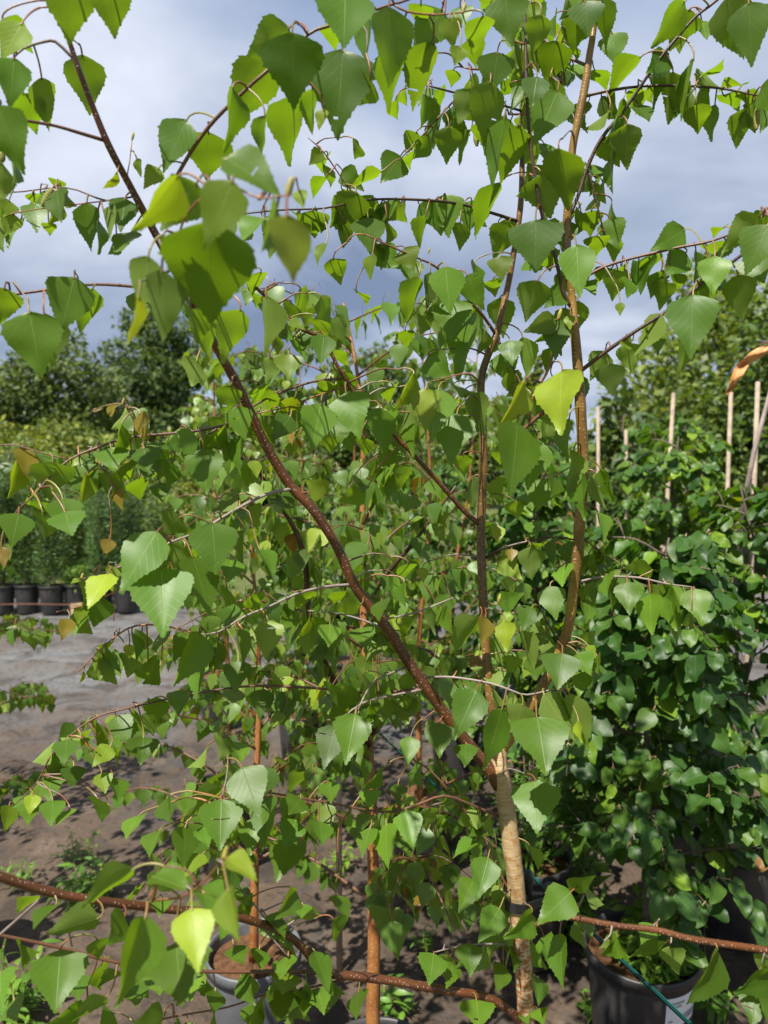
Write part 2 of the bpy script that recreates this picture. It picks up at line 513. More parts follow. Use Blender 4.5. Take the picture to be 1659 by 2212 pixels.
def leaf_list_to_objects(root, leaves, tpls, mats, tones, cap=300, name='leaf', rest='foliage'):
    """leaves: list of (pos, M3, tone, bright, brown). The ones that show largest become parts, the rest one stuff part"""
    sc_ = []
    for i, (p, M, *_r) in enumerate(leaves):
        x, y, D = project(p)
        vis = 0 if (D > .1 and -60 < x < 1720 and -60 < y < 2280) else 1
        sc_.append((vis, D, i))
    sc_.sort()
    pick = [i for _, _, i in sc_[:cap]]; rest_i = [i for _, _, i in sc_[cap:]]
    lib = {}
    for i in pick:
        p, M, tone, br, brn = leaves[i]
        tq = min(range(len(tones)), key=lambda j: abs(tones[j][0] - tone) + abs(tones[j][2] - brn) * 2 + RNG.random() * .15)
        k = RNG.randrange(1, len(tpls))
        if (k, tq) not in lib:
            lib[(k, tq)] = tpl_mesh(name, tpls[k], mats, tones[tq])
        M4 = Matrix([[M[r][c] for c in range(3)] + [p[r]] for r in range(3)] + [[0, 0, 0, 1]])
        link(name, lib[(k, tq)], root, M4)
    if rest_i:
        Ms = np.array([leaves[i][1] for i in rest_i]); ps = np.array([tuple(leaves[i][0]) for i in rest_i])
        lcs = np.array([leaves[i][2:5] for i in rest_i])
        o = link(rest, scatter_mesh(rest, tpls[0], Ms, ps, lcs, mats), root)
        o['kind'] = 'stuff'

# ------------------------------------------------------------------ the ground
def grid_sheet(x0, x1, y0, y1, nx, ny, zf):
    vs = [(x0 + (x1 - x0) * i / nx, y0 + (y1 - y0) * j / ny, 0) for j in range(ny + 1) for i in range(nx + 1)]
    vs = [(x, y, zf(x, y)) for x, y, _ in vs]
    fs = [(j * (nx + 1) + i, j * (nx + 1) + i + 1, (j + 1) * (nx + 1) + i + 1, (j + 1) * (nx + 1) + i) for j in range(ny) for i in range(nx)]
    return vs, fs

def ground_material():
    n = NT('meadow_ground')
    geo = n.n('ShaderNodeNewGeometry')
    a = n.noise(geo.outputs['Position'], .35, 5, .6)
    b = n.noise(geo.outputs['Position'], 9, 4, .6)
    c = n.mix(n.ramp(a, [(.35, 0.), (.65, 1.)]), (.07, .10, .025), (.13, .13, .045))
    c = n.mix(n.ramp(b, [(.4, 0.), (.7, .6)]), c, (.04, .055, .018))
    return n.done(n.bsdf(c, .9, .2, n.bump(b, .6, .03)))
def fabric_material():
    n = NT('woven_ground_fabric')
    geo = n.n('ShaderNodeNewGeometry')
    pos = geo.outputs['Position']
    z = n.n('ShaderNodeSeparateXYZ'); n.put(z.inputs[0], pos)
    big = n.noise(pos, 1.3, 6, .62, .4)
    mid = n.noise(pos, 6.5, 5, .65, .3)
    fine = n.noise(pos, 60, 4, .7)
    weave = n.math('MULTIPLY', n.math('SINE', n.math('MULTIPLY', z.outputs[0], 900.)), n.math('SINE', n.math('MULTIPLY', z.outputs[1], 900.)))
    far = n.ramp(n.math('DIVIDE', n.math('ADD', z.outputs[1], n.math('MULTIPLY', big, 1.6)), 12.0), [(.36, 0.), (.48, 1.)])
    cloth = n.mix(mid, (.030, .030, .031), (.070, .067, .064))  # near cloth painted darker: the plants' shade is put into its colour
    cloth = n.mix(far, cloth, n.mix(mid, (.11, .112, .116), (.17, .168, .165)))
    dirt = n.mix(fine, (.050, .034, .023), (.125, .088, .060))
    m = n.math('ADD', n.math('MULTIPLY', big, .65), n.math('MULTIPLY', mid, .45))
    amt = n.ramp(n.math('SUBTRACT', m, n.math('MULTIPLY', far, .12)), [(.40, 0.), (.56, .95)])
    c = n.mix(amt, cloth, dirt)
    pat = n.noise(pos, 3.4, 6, .7, .8)
    c = n.mix(n.ramp(pat, [(.50, 0.), (.60, .7)]), c, (.030, .023, .018))
    c = n.mix(n.ramp(pat, [(.30, .55), (.42, 0.)]), c, (.17, .13, .10))
    spot = n.ramp(n.noise(pos, 28, 3, .6), [(.56, 0.), (.66, .8)])
    c = n.mix(spot, c, (.035, .026, .02))
    st = n.ramp(n.noise(n.mapping(pos, (.8, 5.5, 1)), 1.0, 4, .6), [(.42, 0.), (.62, .55)])
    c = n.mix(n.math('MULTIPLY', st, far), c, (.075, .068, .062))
    h = n.math('ADD', n.math('MULTIPLY', fine, .6), n.math('ADD', mid, n.math('MULTIPLY', weave, .05)))
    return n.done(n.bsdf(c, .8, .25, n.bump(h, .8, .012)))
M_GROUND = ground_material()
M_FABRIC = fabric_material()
gm = MB()
gm.add([(-900, -60, -.05), (900, -60, -.05), (900, 1500, -.05), (-900, 1500, -.05)], [(0, 1, 2, 3)])
tag(gm.build('ground', M_GROUND, smooth=False), kind='structure')
def fz(x, y):
    r = .012 * math.sin(x * 3.1 + math.sin(y * 2.3)) * math.sin(y * 4.3 + x) + .008 * math.sin(x * 9 + y * 7)
    yc = 5.55 + .10 * math.sin(x * 1.3) + .05 * x * .2
    d = (y - yc)
    if x < .2: r += .085 * math.exp(-(d / .045) ** 2) + .03 * math.exp(-((d - .25) / .12) ** 2)
    return r
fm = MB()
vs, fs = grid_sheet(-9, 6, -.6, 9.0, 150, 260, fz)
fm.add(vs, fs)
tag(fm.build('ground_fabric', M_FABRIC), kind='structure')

# ------------------------------------------------------------------ far trees
LEAF4 = tiny_leaf(BEECH_W, random.Random(3), .2, .2, .75, rows=(0, .4, 1.0))
def crown_points(blobs, n, rs, shell=.55):
    """points in a set of ellipsoids (cx,cy,cz,rx,ry,rz), mostly near their skins, with an outward direction"""
    vol = np.array([b[3] * b[4] * b[5] for b in blobs]) ** .7; vol /= vol.sum()
    which = rs.choice(len(blobs), n, p=vol)
    d = rs.normal(size=(n, 3)); d /= np.linalg.norm(d, axis=1)[:, None]
    r = shell + (1 - shell) * rs.rand(n) ** .7
    B = np.array(blobs)[which]
    p = B[:, :3] + d * r[:, None] * B[:, 3:6] * (1 + .12 * rs.normal(size=(n, 1)))
    return p, d
def frames_np(dirs, norms, scale):
    d = dirs / np.linalg.norm(dirs, axis=1)[:, None]
    x = np.cross(d, norms); x /= (np.linalg.norm(x, axis=1)[:, None] + 1e-9)
    z = np.cross(x, d)
    return np.stack([x, d, z], axis=2) * scale[:, None, None]
def far_tree(name, base, height, width, seed, label, cat, mat=M_FAR, n=5000, leaf=.16, trunk_r=.12, crown0=.15, tone=(.05, .25), group=None, spread=.8, nblob=22, droop=0.0, conic=0.0, kind=None):
    rs = np.random.RandomState(seed)
    base = Vector(base)
    root = empty(name, base)
    tag(root, label, cat, group)
    blobs = []
    for i in range(nblob):
        t = (i + .5) / nblob
        z = crown0 + (1 - crown0) * t
        prof = math.sin(math.pi * min(1, max(.08, (t * .85 + .12)))) ** .7
        prof = prof * (1 - conic) + (1 - t) * conic
        rad = width * .5 * max(.12, prof)
        a = rs.rand() * 6.283; q = rad * (.25 + .75 * rs.rand()) * spread
        br = max(width * .09, rad * (.34 + .25 * rs.rand()))
        blobs.append((base.x + q * math.cos(a), base.y + q * math.sin(a), base.z + z * height - br * .4, br, br, br * (.62 + .2 * rs.rand())))
    mb = MB()
    tp = [(base.x, base.y, base.z - .1), (base.x + .05, base.y, base.z + height * .3), (base.x - .05, base.y, base.z + height * .6), (base.x, base.y, base.z + height * .9)]
    mb.tube([p[:3] for p in catmull(tp, height / 12)], list(np.linspace(trunk_r, trunk_r * .2, len(catmull(tp, height / 12)))), 7)
    for b in blobs[::2]:
        s = Vector((base.x, base.y, max(base.z + height * .12, b[2] - height * .18)))
        mb.tube([s, (s + Vector(b[:3])) / 2 + Vector((0, 0, .05 * height)), Vector(b[:3])], [trunk_r * .4, trunk_r * .28, trunk_r * .1], 5)
    mb.build('trunk', M_WOOD, root)
    p, d = crown_points(blobs, n, rs)
    dirs = d * .6 + rs.normal(size=(n, 3)) * .6 + np.array([0, 0, -.15 - droop])
    norms = d * .7 + np.array([0, 0, .8]) + rs.normal(size=(n, 3)) * .45
    sc_ = leaf * (.6 + .8 * rs.rand(n))
    hz = np.clip((p[:, 2] - base.z) / height, 0, 1)
    lc = np.stack([np.clip(tone[0] + (tone[1] - tone[0]) * rs.rand(n) ** 1.5 * 1.6, 0, 1), np.clip(rs.normal(.5, .16, n), 0, 1), np.zeros(n)], axis=1)
    o = link('crown', scatter_mesh('crown', LEAF4, frames_np(dirs, norms, sc_), p, lc, [mat]), root)
    o['kind'] = 'stuff'
    return root
def gx(px, D): return (px - CX) / F * D

# wood on the horizon
rs = np.random.RandomState(5)
n = 26000
px_ = rs.rand(n) * 170 - 85; py_ = 62 + rs.rand(n) * 16
hh = 4.2 + 1.9 * np.sin(px_ * .21) + 1.3 * np.sin(px_ * .53 + 2) + .8 * np.sin(px_ * 1.3)
pz_ = np.abs(hh) * rs.rand(n) ** .6 + .3
p = np.stack([px_, py_, pz_], axis=1)
lc = np.stack([.1 + .3 * rs.rand(n), np.clip(rs.normal(.5, .15, n), 0, 1), np.zeros(n)], axis=1)
o = link('distant_wood', scatter_mesh('distant_wood', LEAF4, frames_np(rs.normal(size=(n, 3)), rs.normal(size=(n, 3)) + np.array([0, -.5, .8]), .55 + .6 * rs.rand(n)), p, lc, [M_FAR]))
tag(o, 'belt of distant green woodland along the horizon behind everything', 'woodland', kind='stuff')

far_tree('broad_tree', (gx(110, 20), 20, 0), 5.6, 4.8, 21, 'big dark round-crowned tree behind the yellow-green thicket', 'tree', M_DARKFAR, 26000, .135, .16, .06, (.1, .75), nblob=40, spread=.95)
far_tree('broad_tree', (gx(-90, 21), 21, 0), 5.3, 4.5, 22, 'dark tree standing beside the big round-crowned dark tree, cut off by the left edge', 'tree', M_DARKFAR, 15000, .14, .16, .06, (.1, .5), nblob=30)
far_tree('broad_tree', (gx(330, 25), 25, 0), 7.6, 5.0, 23, 'tall mid-green tree rising just behind the big round-crowned dark tree', 'tree', M_DARKFAR, 22000, .155, .18, .08, (0, .4), nblob=34)
far_tree('broad_tree', (gx(560, 30), 30, 0), 6.6, 5.6, 24, 'rounded green tree in the gap behind the middle birches', 'tree', M_FAR, 9000, .24, .18, .08, (0, .3), nblob=28)
far_tree('broad_tree', (gx(800, 34), 34, 0), 7.4, 6.0, 25, 'wide green tree far behind the orange-barked birch trunk', 'tree', M_FAR, 9000, .26, .18, .08, (.05, .3), nblob=28)
far_tree('broad_tree', (gx(960, 30), 30, 0), 5.2, 4.6, 26, 'low green tree far behind, beside the gap of pale sky', 'tree', M_FAR, 6000, .24, .15, .08, (.05, .35), nblob=22)
far_tree('young_poplar', (gx(1160, 19), 19, 0), 4.6, 1.5, 27, 'narrow pale green tree between the two upright birch stems, far away', 'tree', M_FAR, 3800, .15, .07, .1, (.3, .6), nblob=16, conic=.5)
far_tree('broad_tree', (gx(1560, 13), 13, 0), 5.4, 4.2, 28, 'tall feathery light green tree behind the wooden stakes', 'tree', M_FAR, 15000, .13, .10, .12, (.15, .55), nblob=46, spread=1.0)
far_tree('broad_tree', (gx(1720, 10.5), 10.5, 0), 4.6, 3.0, 29, 'darker feathery tree at the right edge, behind the stakes', 'tree', M_FAR, 10000, .12, .09, .12, (0, .3), nblob=36)
far_tree('broad_tree', (gx(1440, 17), 17, 0), 4.1, 3.4, 30, 'dark low tree behind the tallest stake, half hidden by the feathery tree', 'tree', M_DARKFAR, 8000, .17, .12, .08, (0, .3), nblob=28)
far_tree('young_tree', (gx(1345, 5.6), 5.6, 0), 2.25, .72, 31, 'slim dark-leaved young tree standing beside the right birch stem', 'tree', M_DARKFAR, 1500, .085, .022, .25, (0, .45), nblob=20)
thick = [(30, 11.0, 2.35, 2.6), (150, 11.6, 2.45, 2.6), (260, 12.2, 2.3, 2.4), (-80, 11.4, 2.4, 2.6), (350, 13.2, 2.3, 2.6)]
for i, (px, D, h, w) in enumerate(thick):
    far_tree('willow_bush', (gx(px, D), D, 0), h, w, 40 + i, 'yellow-green bush in the soft thicket below the dark round tree', 'bush', M_FAR, 6500, .085, .03, .05, (.25, .95), group='bushes of the yellow-green thicket', nblob=26, spread=1.0)

# ------------------------------------------------------------------ pots
def pot(name, x, y, r, h, label, mat=M_POT, group=None, cat='plant pot', z0=0.02, soil=M_MULCH, sides=40):
    root = empty(name, (x, y, z0))
    tag(root, label, cat, group)
    mb = MB()
    prof = [(.0, 0), (.74, 0), (.76, .02), (.93, .90), (.93, .905), (1.0, .91), (1.0, .985), (.985, 1.0), (.945, .995), (.93, .96), (.90, .80)]
    vs = []; fs = []
    for q, zz_ in prof:
        for k in range(sides):
            a = 2 * math.pi * k / sides
            vs.append((x + q * r * math.cos(a), y + q * r * math.sin(a), z0 + zz_ * h))
    for i in range(len(prof) - 1):
        for k in range(sides):
            a = i * sides + k; b = i * sides + (k + 1) % sides
            fs.append((a, b, b + sides, a + sides))
    mb.add(vs, fs)
    body = mb.build('pot_wall', mat, root)
    sm = MB()
    rg = random.Random(int(x * 977 + y * 131))
    vs = [(x, y, z0 + h * .9)]; fs = []
    for ring in range(1, 6):
        for k in range(20):
            a = 2 * math.pi * k / 20
            q = .915 * r * ring / 5
            vs.append((x + q * math.cos(a), y + q * math.sin(a), z0 + h * .885 + rg.uniform(-.012, .012) * (ring < 5)))
    for k in range(20): fs.append((0, 1 + k, 1 + (k + 1) % 20))
    for ring in range(4):
        for k in range(20):
            a = 1 + ring * 20 + k; b = 1 + ring * 20 + (k + 1) % 20
            fs.append((a, a + 20, b + 20, b))
    sm.add(vs, fs)
    sm.build('soil', soil, root)
    return root

# far row of potted feathery shrubs on the left
feather = tiny_leaf(LANCE_W, random.Random(4), .15, .25, .30, rows=(0, .4, 1.0))
def shrub(name, x, y, h, w, seed, label, mat, n, leaf, tone=(.05, .4), group=None, z0=.3, asp_tpl=None, stems=9, cat='shrub', up=.5, flowers=None):
    rs = np.random.RandomState(seed)
    root = empty(name, (x, y, z0)); tag(root, label, cat, group)
    mb = MB(); pos = []; dr = []
    for i in range(stems):
        a = rs.rand() * 6.28; q = w * .5 * rs.rand() ** .6; hh = h * (.65 + .4 * rs.rand())
        c = [(x + .02 * math.cos(a), y + .02 * math.sin(a), z0 - .02), (x + q * .45 * math.cos(a), y + q * .45 * math.sin(a), z0 + hh * .5), (x + q * math.cos(a), y + q * math.sin(a), z0 + hh)]
        dense = catmull(c, .06)
        mb.tube([d[:3] for d in dense], list(np.linspace(.006, .002, len(dense))), 5)
        m = n // stems
        for k in range(m):
            t = .12 + .88 * rs.rand()
            q0 = np.array(dense[min(len(dense) - 1, int(t * (len(dense) - 1)))][:3])
            side = rs.normal(size=3) * np.array([1, 1, .5]); side /= np.linalg.norm(side)
            rr = w * (.24 * (1 - t * .55)) * rs.rand() ** .8
            pos.append(q0 + side * rr); dr.append(side + np.array([0, 0, up]) + rs.normal(size=3) * .4)
    mb.build('stem', M_WOOD, root)
    pos = np.array(pos); dr = np.array(dr); N = len(pos)
    lc = np.stack([np.clip(tone[0] + (tone[1] - tone[0]) * rs.rand(N) ** 1.4, 0, 1), np.clip(rs.normal(.5, .15, N), 0, 1), np.zeros(N)], axis=1)
    o = link('foliage', scatter_mesh('foliage', asp_tpl or feather, frames_np(dr, rs.normal(size=(N, 3)) * .6 + np.array([0, -.2, .9]), leaf * (.6 + .7 * rs.rand(N))), pos, lc, [mat]), root)
    o['kind'] = 'stuff'
    return root
row = [(-50, 7.6), (-2, 7.7), (52, 7.75), (105, 7.7), (158, 7.8), (212, 7.75), (268, 7.8)]
for i, (px, D) in enumerate(row):
    x = gx(px, D)
    pot('plant_pot', x, D, .135, .31, 'black pot in the far row under the feathery shrubs', group='pots of the far row', sides=20)
    if i == 4:
        shrub('small_shrub', x, D - .02, .30, .40, 70 + i, 'bright green low fern-like plant in the far row of pots', M_WEED, 500, .06, (.2, .6), stems=10)
    else:
        shrub('feathery_shrub', x, D, 1.42 + .12 * math.sin(i * 2.1), .62, 70 + i, 'fine-leaved feathery green shrub in the far row of pots', M_FEATHER, 4200, .045, (.05, .5), group='feathery shrubs in the far row')
for i in range(7):
    x = gx(-40 + i * 62, 8.7)
    shrub('feathery_shrub', x, 8.75, 1.75 + .15 * math.sin(i * 1.7), .75, 90 + i, 'taller feathery shrub behind the far row of pots, at the thicket', M_FEATHER, 3000, .055, (.05, .6), group='taller feathery shrubs behind the pots', z0=0)
pm = MB()
a = ray_z(-60, 1306, .11); b = ray_z(240, 1306, .11)
pm.tube([P(-90, 1307, 7.42), P(60, 1305, 7.42), P(250, 1308, 7.42)], [.006] * 3, 6)
for xx in (-85, 245):
    q = P(xx, 1307, 7.42); pm.tube([(q.x, q.y, q.z), (q.x, q.y, 0)], [.006, .006], 6)
tag(pm.build('irrigation_pipe', M_PIPE), 'thin rusty pipe strung across the front of the far pots', 'pipe')
q = ray_z(163, 1330)
bb = MB()
def box(mb, x0, x1, y0, y1, z0, z1, m=0):
    mb.add([(x0, y0, z0), (x1, y0, z0), (x1, y1, z0), (x0, y1, z0), (x0, y0, z1), (x1, y0, z1), (x1, y1, z1), (x0, y1, z1)],
           [(3, 2, 1, 0), (4, 5, 6, 7), (0, 1, 5, 4), (1, 2, 6, 5), (2, 3, 7, 6), (3, 0, 4, 7)], m=m)
box(bb, q.x - .05, q.x + .06, q.y, q.y + .16, .0, .11)
box(bb, q.x - .055, q.x + .065, q.y - .006, q.y + .166, .10, .125)
tag(bb.build('wooden_crate', M_BLOCK, smooth=False), 'small pale wooden box on the ground by the far pots', 'box')

# ------------------------------------------------------------------ birches behind
rgl = random.Random(77)
BIRCH_MID = [leaf_template(BIRCH_W, 7, random.Random(s), amp=.075, mid=False, fold=rgl.uniform(.0, .3), curl=rgl.uniform(.02, .3), ripple=.02, asp=rgl.uniform(.74, .86)) for s in range(5)]
def with_stalk(t, st=.42):
    v, f, uv, m = t
    v = list(v); f = list(f); uv = list(uv); m = list(m); b = len(v)
    for p_ in ((-.013, 0, 0), (.013, 0, 0), (.013, -st * .55, st * .3), (-.013, -st * .55, st * .3), (.013, -st, st * .3), (-.013, -st, st * .3)):
        v.append(p_); uv.append((.5, 0))
    f += [(b, b + 1, b + 2, b + 3), (b + 3, b + 2, b + 4, b + 5)]; m += [1, 1]
    return v, f, uv, m
BIRCH_MID = [with_stalk(t) for t in BIRCH_MID]
BEECH_MID = [with_stalk(leaf_template(BEECH_W, 5 if s == 0 else 7, random.Random(s + 50), amp=.055, base=.05, mid=s > 0, fold=rgl.uniform(.1, .32), curl=rgl.uniform(.0, .4), ripple=.03 if s == 0 else .055, asp=rgl.uniform(.62, .74), twist=rgl.uniform(-.3, .3)), .15) for s in range(6)]
TONES = [(t, b_, br_) for t, b_, br_ in ((.0, .3, 0), (.05, .5, 0), (.12, .6, 0), (.2, .45, 0), (.35, .55, 0), (.6, .6, 0), (.85, .6, 0), (.3, .5, .8))]

def birch(x, y, z0, trunk_px, nb, seed, label, group=None, dens=1.0, leaf=.05, tone=(0, .25), blen=(.25, .55), mat_trunk=M_ORANGE, trunk_pts=None, r0=.016, extra=(), h0=.22, cap=300):
    rg = random.Random(seed)
    root = empty('birch_tree', (x, y, z0)); tag(root, label, 'tree', group)
    dense = catmull([tuple(p) for p in trunk_pts], .05)
    n = len(dense)
    mb = MB(); rad = [r0 * (1 - .82 * i / (n - 1)) for i in range(n)]
    mb.tube([d[:3] for d in dense], rad, 10, wob=.04)
    mb.build('trunk', mat_trunk, root)
    leaves = []
    def twig(pts, r, parent=None, mat=M_TWIG, nm='branch', lf=True):
        dd = catmull([tuple(p) for p in pts], .03)
        m = MB(); m.tube([d[:3] for d in dd], [max(.0008, r * (1 - .75 * i / len(dd))) for i in range(len(dd))], 6)
        m.build(nm, mat, root)
        if not lf: return dd
        L = sum(np.linalg.norm(dd[i + 1][:3] - dd[i][:3]) for i in range(len(dd) - 1))
        cnt = int(L / .021 * dens)
        for k in range(cnt):
            t = .15 + .85 * (k + rg.random()) / cnt
            q = Vector(dd[min(len(dd) - 1, int(t * (len(dd) - 1)))][:3])
            ax = Vector((rg.gauss(0, 1), rg.gauss(0, 1), rg.gauss(-.1, .4))).normalized()
            s = leaf * rg.uniform(.65, 1.2)
            d = (ax * .5 + Vector((0, 0, -1)) * rg.uniform(.5, 1.2)).normalized()
            nrm = (ax * .8 + Vector((rg.gauss(0, .5), rg.gauss(0, .5) - .25, .55)))
            ps = q + ax * s * .28 + Vector((0, 0, .002))
            tn = tone[0] + (tone[1] - tone[0]) * rg.random() ** 1.6 + (.5 if rg.random() < .07 else 0)
            leaves.append((ps, frame(d, nrm, s), min(1, tn), min(1, max(0, rg.gauss(.5, .16))), .75 if rg.random() < .012 else 0))
        return dd
    for i in range(nb):
        t = h0 + (1 - h0) * (i + rg.random() * .6) / nb
        q = Vector(dense[min(n - 1, int(t * (n - 1)))][:3])
        az = i * 2.4 + rg.uniform(-.5, .5)
        L = (blen[0] + (blen[1] - blen[0]) * rg.random()) * (1.15 - .65 * t)
        dx, dy = math.cos(az), math.sin(az)
        up = rg.uniform(.35, .8)
        pts = [q, q + Vector((dx * L * .4, dy * L * .4, up * L * .45)), q + Vector((dx * L * .75, dy * L * .75, up * L * .6)), q + Vector((dx * L * 1.05, dy * L * 1.05, up * L * .45))]
        dd = twig(pts, .0045 * (1.2 - .7 * t), nm='branch')
        for j in range(rg.choice((1, 2, 2, 3))):
            tt = rg.uniform(.3, .85)
            q2 = Vector(dd[int(tt * (len(dd) - 1))][:3])
            az2 = az + rg.choice((-1, 1)) * rg.uniform(.5, 1.1)
            L2 = L * rg.uniform(.3, .55)
            e2 = Vector((math.cos(az2), math.sin(az2), 0))
            twig([q2, q2 + e2 * L2 * .5 + Vector((0, 0, .1 * L2)), q2 + e2 * L2 - Vector((0, 0, .18 * L2))], .0018, nm='twig')
    for pts, r, lf in extra:
        twig(pts, r, mat=M_DARKTWIG, lf=lf)
    leaf_list_to_objects(root, leaves, BIRCH_MID, [M_BIRCH2, M_PET], TONES, cap=cap)
    return root

def trunk_from_px(pts, zfoot):
    """trunk traced at one distance and carried down to its pot"""
    o = [P(*p) for p in pts]
    f = o[0]
    if f.z > zfoot + .02:
        k = Vector((f.x + .01, f.y, zfoot)); o = [k] + o
    return o
# orange-barked birch in the middle
T2 = trunk_from_px([(806, 2230, 1.488), (808, 2000, 1.496), (803, 1750, 1.513), (795, 1600, 1.530), (790, 1450, 1.530), (785, 1300, 1.547), (783, 1100, 1.564), (785, 970, 1.573), (778, 850, 1.581), (760, 740, 1.598), (742, 655, 1.615)], .3)
ex2 = [([P(796, 1610, 1.522), P(720, 1470, 1.445), P(690, 1400, 1.377), P(668, 1326, 1.317), P(660, 1221, 1.275), P(640, 1151, 1.241), P(590, 1068, 1.207), P(540, 998, 1.190), P(490, 973, 1.173), P(440, 958, 1.156)], .0085, True),
       ([P(786, 1310, 1.547), P(834, 1241, 1.513), P(889, 1178, 1.479), P(940, 1110, 1.445), P(985, 1050, 1.428)], .007, True),
       ([P(795, 1590, 1.530), P(869, 1500, 1.488), P(944, 1421, 1.445), P(869, 1391, 1.411), P(800, 1365, 1.377), P(740, 1352, 1.360)], .006, True)]
birch(T2[0].x, T2[0].y, .3, None, 30, 201, 'birch with a peeling orange-brown trunk standing behind the leaning limb', trunk_pts=T2, r0=.0160, extra=ex2, dens=1.2, leaf=.05, blen=(.3, .55))
pot('plant_pot', T2[0].x, T2[0].y, .135, .33, 'black pot holding the birch with the peeling orange-brown trunk')
# birch in the grey pot
T3 = trunk_from_px([(548, 2075, 1.86), (550, 1900, 1.86), (553, 1700, 1.87), (560, 1500, 1.9), (552, 1300, 1.92), (540, 1130, 1.95), (548, 1000, 1.98)], .3)
birch(T3[0].x, T3[0].y, .3, None, 26, 202, 'slim birch with an orange trunk growing in the grey pot', trunk_pts=T3, r0=.0125, dens=1.15, leaf=.046, blen=(.28, .5), h0=.2)
pot('plant_pot', T3[0].x, T3[0].y, .125, .33, 'grey plastic pot under the slim orange birch trunk', M_GREYPOT)
more = [  # x, y, height, label
    (-.62, 2.75, 1.75, 'thin-stemmed birch behind the grey pot, beside the open path'),
    (.14, 2.7, 2.0, 'birch behind the peeling orange trunk, in the next row'),
    (-.42, 3.6, 2.1, 'birch two rows behind the grey pot'),
    (.36, 3.5, 2.05, 'birch two rows back, between the middle stem and the beech shrubs'),
    (-1.02, 4.3, 2.25, 'pale-leaved birch standing alone beside the far end of the path'),
    (-.2, 4.6, 2.3, 'birch in the farthest row of birches, behind the leaning limb'),
]
PL = ('black pot beside the open path, next to the grey pot', 'black pot behind the peeling orange trunk', 'black pot two rows behind the grey pot', 'black pot two rows back, behind the middle stem', 'lone black pot at the far end of the path', 'black pot in the farthest row of birches')
more += [(-1.42, 2.12, 1.75, 'birch across the path, only leaf tips reaching in at the edge'), (-1.98, 2.95, 1.9, 'second birch across the path, shading the brown ground')]
PL += ('black pot of the birch across the path', 'black pot of the second birch across the path')
for i, (x, y, h, lab) in enumerate(more):
    rg = random.Random(300 + i)
    tp = [(x, y, .3), (x + rg.uniform(-.03, .03), y, .3 + h * .3), (x + rg.uniform(-.06, .06), y + rg.uniform(-.05, .05), .3 + h * .6), (x + rg.uniform(-.1, .1), y, .2 + h)]
    birch(x, y, .3, None, 24, 310 + i, lab, trunk_pts=tp, r0=.012, dens=1.0, leaf=.05, tone=(.05, .6) if i == 4 else (0, .3), blen=(.28, .52), h0=.14, cap=220)
    pot('plant_pot', x, y, .135, .33, PL[i], sides=24)

